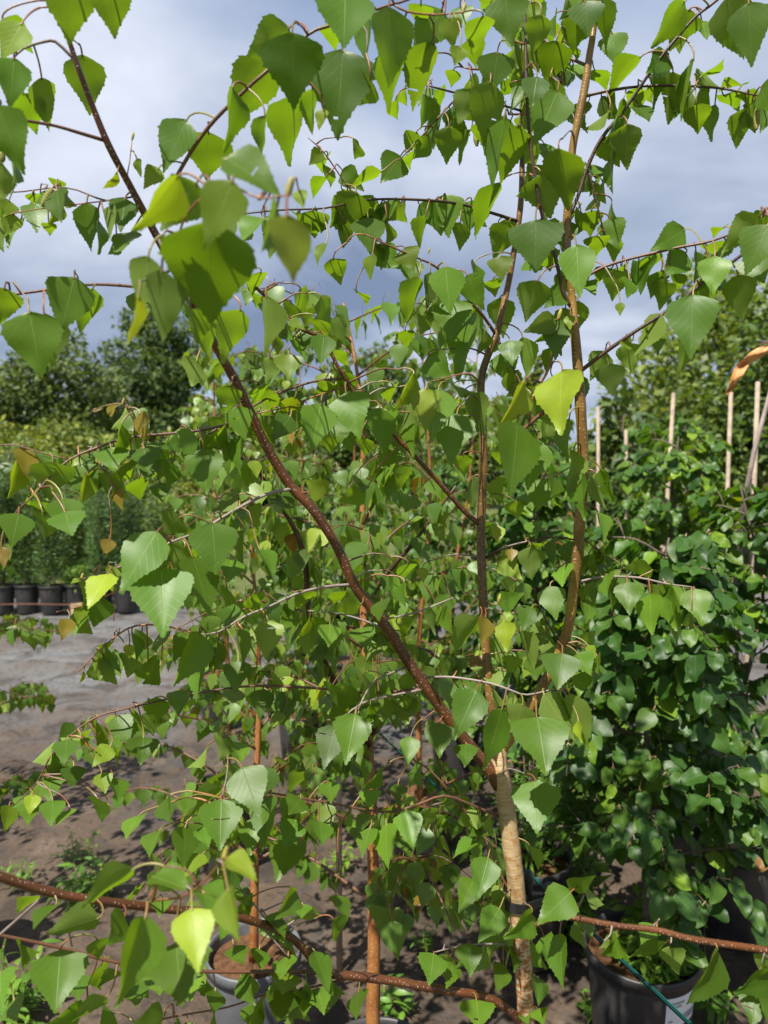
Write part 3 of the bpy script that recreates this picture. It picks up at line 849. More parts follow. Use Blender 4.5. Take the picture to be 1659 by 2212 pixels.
# ------------------------------------------------------------------ beech shrubs on the right
def beech(x, y, h, w, seed, label, n_br=34, leaf=.064, tone=(0, .3), z0=.3, cap=300, h0=.05, low=.12):
    rg = random.Random(seed)
    root = empty('beech_shrub', (x, y, z0)); tag(root, label, 'shrub')
    tp = [(x, y, z0 - .02), (x + rg.uniform(-.02, .02), y, z0 + h * .35), (x + rg.uniform(-.05, .05), y + rg.uniform(-.04, .04), z0 + h * .7), (x + rg.uniform(-.06, .06), y, z0 + h)]
    dense = catmull(tp, .05); n = len(dense)
    mb = MB(); mb.tube([d[:3] for d in dense], [.013 * (1 - .8 * i / (n - 1)) for i in range(n)], 8)
    mb.build('trunk', M_WOOD, root)
    leaves = []
    def spray(pts, r, nm):
        dd = catmull([tuple(p) for p in pts], .035)
        m = MB(); m.tube([d[:3] for d in dd], [max(.0009, r * (1 - .75 * i / len(dd))) for i in range(len(dd))], 5)
        m.build(nm, M_WOOD, root)
        L = sum(np.linalg.norm(dd[i + 1][:3] - dd[i][:3]) for i in range(len(dd) - 1))
        cnt = max(3, int(L / .021))
        ax0 = Vector(dd[-1][:3]) - Vector(dd[0][:3]); ax0.z = 0
        ax0 = ax0.normalized() if ax0.length > 1e-4 else Vector((1, 0, 0))
        for k in range(cnt):
            t = .12 + .88 * (k + .5) / cnt
            q = Vector(dd[min(len(dd) - 1, int(t * (len(dd) - 1)))][:3])
            sd = Vector((-ax0.y, ax0.x, 0)) * (1 if k % 2 else -1)
            d = (ax0 * rg.uniform(.2, .9) + sd * rg.uniform(.5, 1) + Vector((0, 0, rg.uniform(-1.1, -.05))))
            s = leaf * rg.uniform(.6, 1.2)
            nrm = Vector((rg.gauss(0, .35), rg.gauss(0, .35) - .2, 1.0)) + ax0 * .35
            tn = tone[0] + (tone[1] - tone[0]) * rg.random() ** 1.8 + (.6 if rg.random() < .06 else 0)
            leaves.append((q + d.normalized() * s * .12, frame(d, nrm, s), min(1, tn), min(1, max(0, rg.gauss(.5, .15))), .85 if rg.random() < .006 else 0))
        return dd
    for i in range(n_br):
        t = h0 + (1 - h0) * (i + rg.random() * .7) / n_br
        q = Vector(dense[min(n - 1, int(t * (n - 1)))][:3])
        az = i * 2.4 + rg.uniform(-.4, .4)
        L = w * .55 * (1.0 - .55 * t) * rg.uniform(.7, 1.15)
        e = Vector((math.cos(az), math.sin(az), 0))
        up = rg.uniform(.15, .6)
        dd = spray([q, q + e * L * .5 + Vector((0, 0, up * L * .5)), q + e * L + Vector((0, 0, up * L * .55))], .004, 'branch')
        for j in range(rg.choice((2, 3, 3))):
            tt = rg.uniform(.25, .9)
            q2 = Vector(dd[int(tt * (len(dd) - 1))][:3])
            az2 = az + rg.choice((-1, 1)) * rg.uniform(.5, 1.2)
            L2 = L * rg.uniform(.35, .6)
            e2 = Vector((math.cos(az2), math.sin(az2), 0))
            spray([q2, q2 + e2 * L2 * .5 + Vector((0, 0, .05)), q2 + e2 * L2 - Vector((0, 0, rg.uniform(0, low)))], .0015, 'twig')
    leaf_list_to_objects(root, leaves, BEECH_MID, [M_BEECH, M_PET], TONES, cap=cap)
    return root
bp = ray_z(1385, 2045, .33)
BX, BY = bp.x, bp.y
beech(BX + .02, BY + .02, 1.12, .66, 401, 'dark glossy beech shrub growing in the black pot with the white label', n_br=40, h0=.24)
bpot = pot('plant_pot', BX, BY, .15, .315, 'black pot with a white label and weeds, under the glossy beech shrub', sides=56)
# label: a curved sheet on the wall of the pot with a printed code
def on_pot(ang, zf, off):
    q = (.76 + (.93 - .76) * (zf - .02) / .88) * .15 + off
    return (BX + q * math.cos(ang), BY + q * math.sin(ang), .02 + zf * .315)
lm = MB()
A0, A1, Z0, Z1 = R(-84), R(-40), .60, .86
vs = []; fs = []
for i in range(13):
    for zf in (Z0, Z1): vs.append(on_pot(A0 + (A1 - A0) * i / 12, zf, .0012))
for i in range(12): fs.append((2 * i, 2 * i + 2, 2 * i + 3, 2 * i + 1))
lm.add(vs, fs)
lab_o = lm.build('paper_label', M_LABEL, bpot)
pr = MB(); rg = random.Random(8)
def patch(f0, f1, z0_, z1_):
    a0, a1 = A0 + (A1 - A0) * f0, A0 + (A1 - A0) * f1
    vs = [on_pot(a0, z0_, .0022), on_pot(a1, z0_, .0022), on_pot(a1, z1_, .0022), on_pot(a0, z1_, .0022)]
    pr.add(vs, [(0, 1, 2, 3)])
t = .50
while t < .93:
    w_ = rg.choice((.008, .012, .018)); patch(t, t + w_, .635, .70); t += w_ + rg.choice((.008, .012))
for zz_, x0_, x1_ in ((.815, .08, .5), (.785, .08, .42), (.66, .08, .2)):
    t = x0_
    while t < x1_:
        w_ = rg.uniform(.01, .03); patch(t, min(x1_, t + w_), zz_ - .012, zz_ + .004); t += w_ + .012
pr.build('printed_code', M_PRINT, lab_o)
others = [(1.20, 2.35, 1.25, .7, 'beech shrub beside the labelled pot, at the right edge', 38), (.62, 2.75, 1.3, .7, 'beech shrub directly behind the glossy one in the labelled pot', 38),
          (1.22, 3.1, 1.45, .75, 'lighter beech shrub behind the one at the right edge', 36), (.80, 3.75, 1.5, .75, 'beech shrub in the middle row, near the tallest stake', 34),
          (1.62, 3.9, 1.55, .8, 'beech shrub in the middle row, beyond the leaning grey stem', 34), (.42, 4.4, 1.35, .8, 'low beech shrub behind the right birch stem', 30),
          (1.15, 4.9, 1.6, .85, 'beech shrub in the back row, between two stakes', 30), (1.95, 5.2, 1.65, .9, 'beech shrub in the back row at the right edge', 30),
          (.30, 5.6, 1.3, .9, 'beech shrub in the back row behind the middle birch stem', 28), (-.35, 5.9, 1.35, .9, 'beech shrub far behind the middle birches', 26)]
for i, (x, y, h, w_, lab, nbr) in enumerate(others):
    short = ('beech pot beside the labelled one', 'beech pot directly behind the labelled one', 'beech pot in the second row by the right edge', 'beech pot near the foot of the tallest stake', 'beech pot beyond the leaning grey stem', 'beech pot behind the right birch stem', 'back-row beech pot between two stakes', 'back-row beech pot at the right edge', 'back-row beech pot behind the middle birch stem', 'farthest beech pot, behind the middle birches')[i]
    beech(x, y, h, w_, 410 + i, lab, n_br=nbr, tone=(.05, .6) if i in (2, 3, 4, 6) else (0, .35), leaf=.064, cap=300 if i < 3 else 200, z0=.29)
    pot('plant_pot', x, y, .145, .32, 'black ' + short, sides=24)
q = ray_z(1190, 2020, .33)
pot('plant_pot', .47, 2.24, .14, .33, 'black pot standing close behind the labelled pot, near the tied birch', sides=36)
shrub('leafy_weed', .47, 2.24, .42, .36, 501, 'bright green narrow-leaved weed growing in the pot close behind the labelled one', M_WEED, 420, .05, (.1, .6), z0=.31, stems=16, cat='weed')

# wooden stakes among the beeches
stakes = [((1455, 850), (1420, 1380), 3.4, 'tallest pale wooden stake, standing free among the beech leaves', 7.0),
          ((1579, 848), (1562, 1250), 3.7, 'pale wooden stake under the hanging dry leaf', 7.0),
          ((1637, 826), (1612, 1420), 3.1, 'pale wooden stake next to the leaning stem near the right edge', 8),
          ((1292, 880), (1290, 1250), 4.6, 'thin pale stake close beside the right birch stem', 6),
          ((1352, 930), (1352, 1250), 5.2, 'stake tied to the slim dark-leaved young tree', 6),
          ((1156, 1050), (1153, 1300), 4.3, 'pale stake seen between the two upright birch stems', 6),
          ((1430, 1060), (1424, 1330), 4.7, 'short thin stake just behind the tallest one', 5)]
for (x0, y0), (x1, y1), D, lab, w_ in stakes:
    a = P(x0, y0, D); b = P(x1, y1, D); d = (b - a)
    ft = a + d * ((0.0 - a.z) / d.z) if abs(d.z) > .01 else b
    mb = MB(); r_ = w_ * .62 * D / F
    mb.tube([ft, a + (ft - a) * .5 + Vector((.006, 0, 0)), a], [r_ * 1.05, r_, r_], 8)
    o = mb.build('wooden_stake', M_STAKE)
    tag(o, lab, 'stake', 'wooden stakes among the beech shrubs')
mb = MB()
mb.tube([ray_z(1588, 1560), P(1600, 1120, 2.9), P(1628, 980, 2.9), P(1668, 830, 2.9)], [.012, .011, .010, .008], 7)
tag(mb.build('leaning_stem', M_GREYTWIG), 'bare grey leaning stem beside the stake near the right edge', 'stem')
for i, (x, y, r_, c) in enumerate([(1565, 1222, .03, M_PETAL), (1560, 1275, .02, M_PETAL)]):
    pass

# ------------------------------------------------------------------ the near birch: limbs traced as (x, y, distance, width)
# coordinates in a 1659 x 2212 picture
LIMBS = []
def limb(kind, mat, pts): LIMBS.append((kind, mat, pts))
limb('trunk', M_TRUNK, [(1160, 2420, .97, 38), (1148, 2300, .96, 37), (1137, 2212, .955, 36), (1129, 2074, .95, 37), (1117, 1944, .95, 38), (1112, 1884, .95, 37), (1102, 1809, .95, 37), (1092, 1734, .95, 37), (1082, 1680, .95, 38), (1078, 1640, .955, 33), (1085, 1600, .96, 28)])
limb('limb', M_LIMB, [(1079, 1700, .95, 28), (1058, 1665, .948, 27), (1040, 1640, .945, 26), (979, 1566, .935, 25), (929, 1496, .925, 24), (880, 1426, .915, 24), (829, 1346, .90, 23), (770, 1271, .885, 22), (725, 1176, .87, 21), (672, 1095, .855, 21), (630, 1053, .85, 21), (575, 963, .83, 21), (540, 888, .815, 20), (500, 808, .80, 20), (480, 773, .79, 19), (400, 625, .755, 18), (325, 485, .72, 17), (280, 400, .70, 15), (235, 315, .68, 15), (200, 230, .665, 13), (170, 150, .65, 12), (155, 105, .645, 11), (135, 40, .635, 9), (120, -40, .625, 8)])
limb('limb', M_STEM, [(1083, 1610, .96, 24), (1068, 1550, .965, 22), (1056, 1486, .97, 20), (1049, 1386, .975, 20), (1042, 1256, .98, 20), (1039, 1156, .985, 19), (1042, 1053, .985, 18), (1044, 953, .985, 17), (1039, 828, .985, 17), (1054, 768, .985, 16), (1074, 718, .985, 15), (1089, 653, .985, 14), (1102, 593, .985, 13), (1124, 450, .98, 13), (1128, 350, .98, 12), (1129, 260, .975, 10), (1132, 150, .975, 9), (1133, 0, .97, 8), (1136, -80, .97, 6)])
limb('limb', M_OLIVE, [(1080, 1625, .957, 24), (1110, 1580, .955, 24), (1150, 1520, .95, 23), (1195, 1440, .945, 22), (1214, 1395, .94, 22), (1229, 1346, .935, 22), (1244, 1231, .92, 23), (1252, 1136, .91, 23), (1259, 993, .90, 24), (1254, 878, .89, 23), (1247, 778, .885, 22), (1242, 718, .88, 20), (1237, 653, .88, 17), (1226, 560, .875, 18), (1224, 500, .875, 19), (1229, 420, .87, 17), (1237, 320, .865, 16), (1249, 260, .86, 17), (1264, 185, .855, 17), (1274, 115, .85, 15), (1282, 65, .85, 13), (1292, -60, .845, 10)])
B_ = lambda m, pts: limb('branch', m, pts)
B_(M_DARKTWIG, [(1250, 805, .886, 9), (1304, 763, .87, 9), (1369, 718, .85, 8), (1454, 663, .83, 8), (1529, 603, .81, 7), (1599, 553, .79, 7), (1690, 470, .77, 6)])
B_(M_TWIG, [(1240, 612, .878, 7), (1279, 590, .87, 7), (1329, 568, .86, 6), (1449, 538, .84, 6), (1539, 520, .82, 5), (1610, 490, .80, 4), (1690, 440, .79, 3)])
B_(M_DARKTWIG, [(1229, 470, .873, 8), (1250, 420, .87, 8), (1269, 362, .865, 8), (1299, 300, .855, 8), (1354, 230, .84, 7), (1419, 135, .82, 7), (1464, 80, .81, 7), (1504, 35, .80, 6), (1549, 0, .79, 6), (1610, -60, .78, 5)])
B_(M_DARKTWIG, [(1268, 366, .866, 5), (1279, 400, .87, 5), (1294, 460, .875, 4), (1310, 520, .88, 3)])
B_(M_DARKTWIG, [(1264, 208, .856, 7), (1309, 197, .85, 7), (1379, 187, .84, 6), (1454, 185, .83, 6), (1549, 190, .82, 5), (1629, 205, .81, 4), (1690, 215, .80, 3)])
B_(M_TWIG, [(1268, 142, .853, 8), (1219, 120, .865, 7), (1190, 100, .875, 6), (1160, 70, .88, 4), (1120, 55, .89, 3)])
B_(M_DARKTWIG, [(1246, 275, .862, 7), (1232, 230, .868, 6), (1215, 190, .875, 5), (1200, 140, .88, 3)])
B_(M_SHOOT, [(1215, 190, .875, 4), (1214, 90, .872, 4), (1249, 30, .868, 4), (1265, -20, .865, 3)])
B_(M_DARKTWIG, [(1236, 665, .88, 9), (1219, 638, .875, 9), (1199, 553, .865, 9), (1174, 475, .855, 9), (1159, 400, .845, 9), (1147, 320, .84, 8), (1139, 225, .835, 8), (1135, 75, .83, 7), (1133, -30, .825, 6)])
B_(M_DARKTWIG, [(1122, 479, .98, 8), (1069, 462, .97, 7), (999, 442, .955, 6), (929, 433, .94, 6), (829, 430, .92, 5), (770, 435, .905, 5), (700, 450, .89, 4), (600, 454, .87, 4), (500, 465, .86, 3)])
B_(M_TWIG, [(775, 434, .906, 4), (735, 380, .90, 3), (700, 330, .89, 3), (665, 297, .885, 2)])
B_(M_TWIG, [(1072, 725, .985, 7), (1044, 683, .965, 7), (994, 628, .945, 6), (944, 578, .93, 5), (910, 561, .92, 4), (850, 535, .91, 4), (790, 507, .90, 3)])
B_(M_LIMB, [(1038, 1135, .985, 12), (1015, 1115, .98, 11), (994, 1095, .975, 11), (949, 1043, .96, 10), (894, 983, .945, 10), (854, 943, .935, 9), (810, 893, .925, 9), (765, 848, .915, 9), (725, 783, .905, 8), (700, 733, .90, 8), (655, 713, .89, 8), (610, 673, .88, 7), (550, 618, .865, 7), (500, 560, .85, 6), (470, 520, .84, 5)])
B_(M_TWIG, [(738, 818, .908, 6), (675, 825, .89, 5), (600, 850, .87, 5), (545, 878, .855, 5), (490, 913, .845, 4), (430, 948, .835, 4), (350, 985, .83, 3)])
B_(M_SHOOT, [(748, 835, .91, 4), (675, 858, .885, 4), (625, 878, .87, 3), (555, 893, .86, 3)])
B_(M_TWIG, [(545, 905, .815, 6), (430, 930, .80, 6), (350, 938, .79, 6), (280, 945, .78, 5), (215, 965, .77, 5), (150, 993, .76, 5), (100, 1038, .75, 4), (75, 1068, .745, 4), (40, 1100, .74, 3)])
B_(M_TWIG, [(150, 993, .76, 4), (90, 978, .755, 3), (25, 960, .75, 3), (-20, 965, .75, 2)])
B_(M_SHOOT, [(205, 970, .77, 4), (220, 1013, .765, 3), (245, 1048, .76, 3)])
B_(M_SHOOT, [(290, 943, .78, 4), (288, 893, .775, 3), (265, 873, .77, 2)])
B_(M_GREYTWIG, [(633, 1056, .848, 8), (575, 1068, .83, 7), (500, 1106, .805, 7), (435, 1146, .785, 6), (370, 1171, .77, 5), (300, 1205, .765, 4), (250, 1228, .76, 4), (175, 1252, .755, 3)])
B_(M_GREYTWIG, [(767, 1262, .884, 7), (700, 1268, .87, 6), (640, 1283, .86, 6), (580, 1311, .845, 5), (530, 1331, .835, 5), (470, 1366, .825, 4), (430, 1370, .82, 3)])
B_(M_GREYTWIG, [(838, 1362, .902, 5), (780, 1338, .90, 4), (715, 1323, .895, 4), (640, 1318, .89, 3)])
B_(M_GREYTWIG, [(836, 1337, .90, 4), (904, 1321, .91, 4), (979, 1291, .92, 3)])
B_(M_GREYTWIG, [(880, 1440, .917, 5), (829, 1461, .905, 4), (800, 1481, .90, 4), (778, 1523, .89, 4), (768, 1545, .888, 3)])
B_(M_GREYTWIG, [(915, 1489, .922, 5), (829, 1506, .91, 5), (780, 1520, .90, 4), (740, 1551, .89, 3)])
B_(M_GREYTWIG, [(915, 1463, .92, 6), (979, 1463, .905, 5), (1059, 1476, .885, 5), (1109, 1493, .87, 4), (1139, 1501, .865, 4), (1199, 1488, .86, 3)])
B_(M_DARKTWIG, [(1045, 1208, .983, 7), (1089, 1183, .97, 6), (1189, 1161, .955, 5), (1239, 1166, .95, 4), (1269, 1170, .945, 3), (1299, 1196, .94, 2)])
B_(M_GREYTWIG, [(1245, 1258, .924, 6), (1304, 1246, .915, 5), (1379, 1248, .905, 5), (1439, 1261, .895, 4), (1494, 1268, .89, 3)])
B_(M_DARKTWIG, [(1077, 735, .985, 5), (1107, 793, .965, 4), (1129, 838, .955, 4), (1139, 883, .945, 4), (1162, 943, .93, 4)])
B_(M_TWIG, [(1254, 800, .888, 9), (1215, 850, .90, 9), (1179, 885, .91, 9), (1134, 925, .925, 8), (1100, 955, .935, 5)])
B_(M_SHOOT, [(1145, 910, .925, 6), (1145, 880, .915, 6), (1159, 843, .905, 6), (1189, 788, .89, 6), (1200, 720, .88, 5), (1206, 690, .875, 4)])
B_(M_SHOOT, [(1212, 1415, .938, 5), (1222, 1370, .93, 6), (1234, 1331, .925, 5)])
B_(M_DARKTWIG, [(1214, 1400, .94, 5), (1180, 1340, .945, 4), (1165, 1310, .95, 4)])
B_(M_LIMB, [(1130, 2215, .955, 19), (1119, 2200, .95, 19), (1089, 2174, .94, 18), (1039, 2151, .925, 17), (964, 2139, .91, 17), (829, 2116, .885, 18), (760, 2108, .87, 18), (720, 2104, .86, 18), (685, 2084, .85, 17), (640, 2034, .83, 17), (580, 2001, .80, 17), (480, 1974, .76, 17), (360, 1964, .72, 18), (240, 1949, .68, 18), (115, 1929, .65, 19), (0, 1894, .62, 20), (-90, 1860, .60, 20)])
B_(M_TWIG, [(725, 2103, .862, 9), (625, 2098, .84, 8), (460, 2099, .80, 7), (330, 2090, .77, 7), (230, 2074, .75, 7), (125, 2046, .73, 7), (20, 2024, .71, 7), (-40, 2012, .70, 6)])
B_(M_TWIG, [(760, 2112, .87, 6), (640, 2140, .85, 5), (565, 2151, .83, 4), (490, 2176, .81, 4), (375, 2196, .79, 4), (300, 2215, .78, 3)])
B_(M_TWIG, [(1078, 1764, .95, 7), (1024, 1741, .94, 6), (959, 1719, .925, 6), (894, 1741, .91, 6), (829, 1754, .90, 5), (710, 1734, .87, 5), (580, 1712, .845, 4)])
B_(M_TWIG, [(1104, 1930, .95, 5), (1090, 1905, .95, 5), (1059, 1844, .955, 5), (1024, 1779, .955, 5), (979, 1719, .95, 5), (929, 1664, .945, 4), (890, 1640, .94, 3)])
B_(M_LIMB, [(1126, 2012, .95, 12), (1160, 1996, .945, 12), (1219, 1981, .93, 12), (1329, 1999, .89, 13), (1419, 2009, .86, 13), (1499, 2029, .83, 14), (1659, 2053, .77, 15), (1740, 2070, .75, 15)])
B_(M_GREYTWIG, [(1232, 1982, .926, 6), (1249, 1960, .92, 5), (1262, 1932, .915, 4)])
for q in (((1322, 1999), (1318, 2020), (1305, 2032)), ((1405, 2008), (1420, 1992), (1424, 1985)), ((1440, 2012), (1450, 2025), (1449, 2037))):
    B_(M_GREYTWIG, [(q[0][0], q[0][1], .88, 6), (q[1][0], q[1][1], .875, 4), (q[2][0], q[2][1], .87, 3)])
B_(M_GREYTWIG, [(1128, 2042, .95, 4), (1044, 2039, .93, 4), (979, 2047, .92, 3), (939, 2057, .915, 3)])
B_(M_SHOOT, [(310, 1962, .705, 5), (330, 1946, .65, 5), (390, 1938, .57, 5), (430, 1915, .52, 5), (462, 1880, .49, 4), (482, 1858, .475, 3)])
B_(M_GREYTWIG, [(470, 1974, .757, 4), (473, 1839, .76, 4), (480, 1724, .77, 3), (492, 1659, .775, 3), (490, 1546, .785, 2)])
B_(M_GREYTWIG, [(100, 1930, .647, 6), (50, 1975, .66, 6), (0, 2019, .67, 6), (-30, 2050, .67, 5)])
B_(M_GREYTWIG, [(588, 2003, .803, 5), (550, 1955, .81, 4), (515, 1914, .82, 3)])
B_(M_GREYTWIG, [(562, 1998, .795, 5), (595, 2035, .80, 4), (622, 2066, .805, 3)])
B_(M_GREYTWIG, [(148, 1936, .655, 4), (145, 1990, .67, 4), (156, 2045, .69, 3)])
B_(M_TWIG, [(228, 304, .678, 9), (165, 285, .66, 8), (120, 272, .65, 7), (65, 262, .635, 7), (0, 250, .62, 6), (-60, 240, .61, 5)])
B_(M_GREYTWIG, [(162, 128, .648, 8), (150, 118, .645, 7), (120, 90, .64, 7), (95, 90, .635, 6), (50, 105, .625, 5), (25, 130, .62, 4)])
B_(M_TWIG, [(328, 492, .722, 10), (385, 375, .69, 9), (450, 275, .67, 9), (535, 190, .655, 8), (575, 155, .65, 8), (665, 75, .65, 7), (705, 58, .65, 7), (829, 15, .66, 6), (880, 0, .665, 5), (940, -30, .67, 4)])
B_(M_SHOOT, [(850, 10, .662, 5), (879, 25, .665, 5), (939, 32, .67, 4), (999, 27, .675, 3)])
B_(M_TWIG, [(292, 424, .703, 5), (240, 433, .72, 4), (210, 428, .73, 4), (140, 405, .745, 3), (30, 415, .76, 3), (-30, 405, .77, 2)])
B_(M_SHOOT, [(240, 433, .72, 3), (150, 443, .73, 3), (60, 455, .74, 2), (-10, 470, .75, 2)])
B_(M_SHOOT, [(288, 415, .70, 3), (275, 385, .70, 3), (280, 350, .70, 2), (285, 300, .70, 2)])
B_(M_SHOOT, [(430, 683, .768, 6), (400, 600, .66, 5), (385, 530, .56, 5), (400, 470, .50, 5), (440, 425, .465, 5), (500, 403, .45, 5), (560, 428, .44, 4), (625, 420, .43, 4)])
B_(M_TWIG, [(405, 632, .757, 8), (380, 630, .755, 7), (278, 618, .74, 7), (185, 615, .725, 6), (75, 630, .71, 6), (0, 640, .70, 6), (-60, 650, .69, 5)])
B_(M_DARKTWIG, [(1128, 240, .975, 6), (1060, 220, .955, 5), (989, 202, .94, 5), (924, 185, .925, 4)])
B_(M_TWIG, [(994, 204, .94, 4), (969, 230, .935, 4), (914, 290, .925, 3), (864, 345, .92, 3)])
B_(M_SHOOT, [(1134, 132, .975, 5), (1114, 132, .965, 5), (1034, 150, .945, 5), (999, 145, .94, 3)])
B_(M_SHOOT, [(1140, 245, .836, 5), (1120, 247, .835, 5), (1099, 247, .835, 4)])
B_(M_SHOOT, [(1135, 95, .83, 5), (1120, 92, .83, 4), (1109, 85, .83, 4)])
B_(M_TWIG, [(1690, 715, .62, 4), (1659, 738, .60, 4), (1640, 745, .595, 3)])
B_(M_SHOOT, [(430, 1369, .82, 4), (340, 1350, .815, 4), (275, 1358, .81, 4), (215, 1405, .805, 3), (168, 1452, .80, 2)])
B_(M_SHOOT, [(335, 1188, .767, 4), (262, 1268, .765, 4), (190, 1304, .76, 3), (122, 1322, .755, 2)])
B_(M_TWIG, [(918, 1488, .922, 7), (800, 1497, .935, 6), (715, 1489, .935, 6), (600, 1482, .93, 6), (515, 1484, .92, 5), (410, 1500, .91, 5), (340, 1515, .90, 4), (277, 1530, .88, 4), (210, 1548, .87, 4), (150, 1590, .86, 3), (105, 1640, .85, 3), (80, 1690, .85, 3), (30, 1740, .84, 2)])

root = empty('birch_tree', P(1160, 2420, .97) * 1.0)
FOOT = P(1160, 2420, .97)
root.location = (FOOT.x + .02, FOOT.y, .3)
tag(root, 'tall birch with a pale peeling trunk tied by a black strap, forking into three limbs', 'tree')
SAMP = []     # x, y, D, pos
def add_limb(kind, mat, pts):
    dn = catmull(pts, 26)
    ps = [P(d[0], d[1], d[2]) for d in dn]
    rad = [max(.0006, d[3] * .5 * d[2] / F) for d in dn]
    if kind == 'trunk':
        ps = [Vector((ps[0].x + .02, ps[0].y, .30)), Vector((ps[0].x + .012, ps[0].y, ps[0].z - .12))] + ps
        rad = [rad[0] * 1.1, rad[0] * 1.03] + rad
    thick = max(rad)
    # knots: slight swellings along the thicker wood
    if thick > .0045:
        rk = random.Random(int(pts[0][0] * 7 + pts[0][1]))
        rad = [r * (1 + (.10 if rk.random() < .08 else 0) + rk.uniform(-.025, .025)) for r in rad]
    mb = MB(); mb.tube(ps, rad, 14 if thick > .006 else (8 if thick > .0025 else 6))
    mb.build(kind, mat, root)
    for d, p_ in zip(dn, ps[-len(dn):]):
        SAMP.append((d[0], d[1], d[2], p_, d[3]))
for k, m, pts in LIMBS: add_limb(k, m, pts)
SX = np.array([s[0] for s in SAMP]); SY = np.array([s[1] for s in SAMP]); SD = np.array([s[2] for s in SAMP])

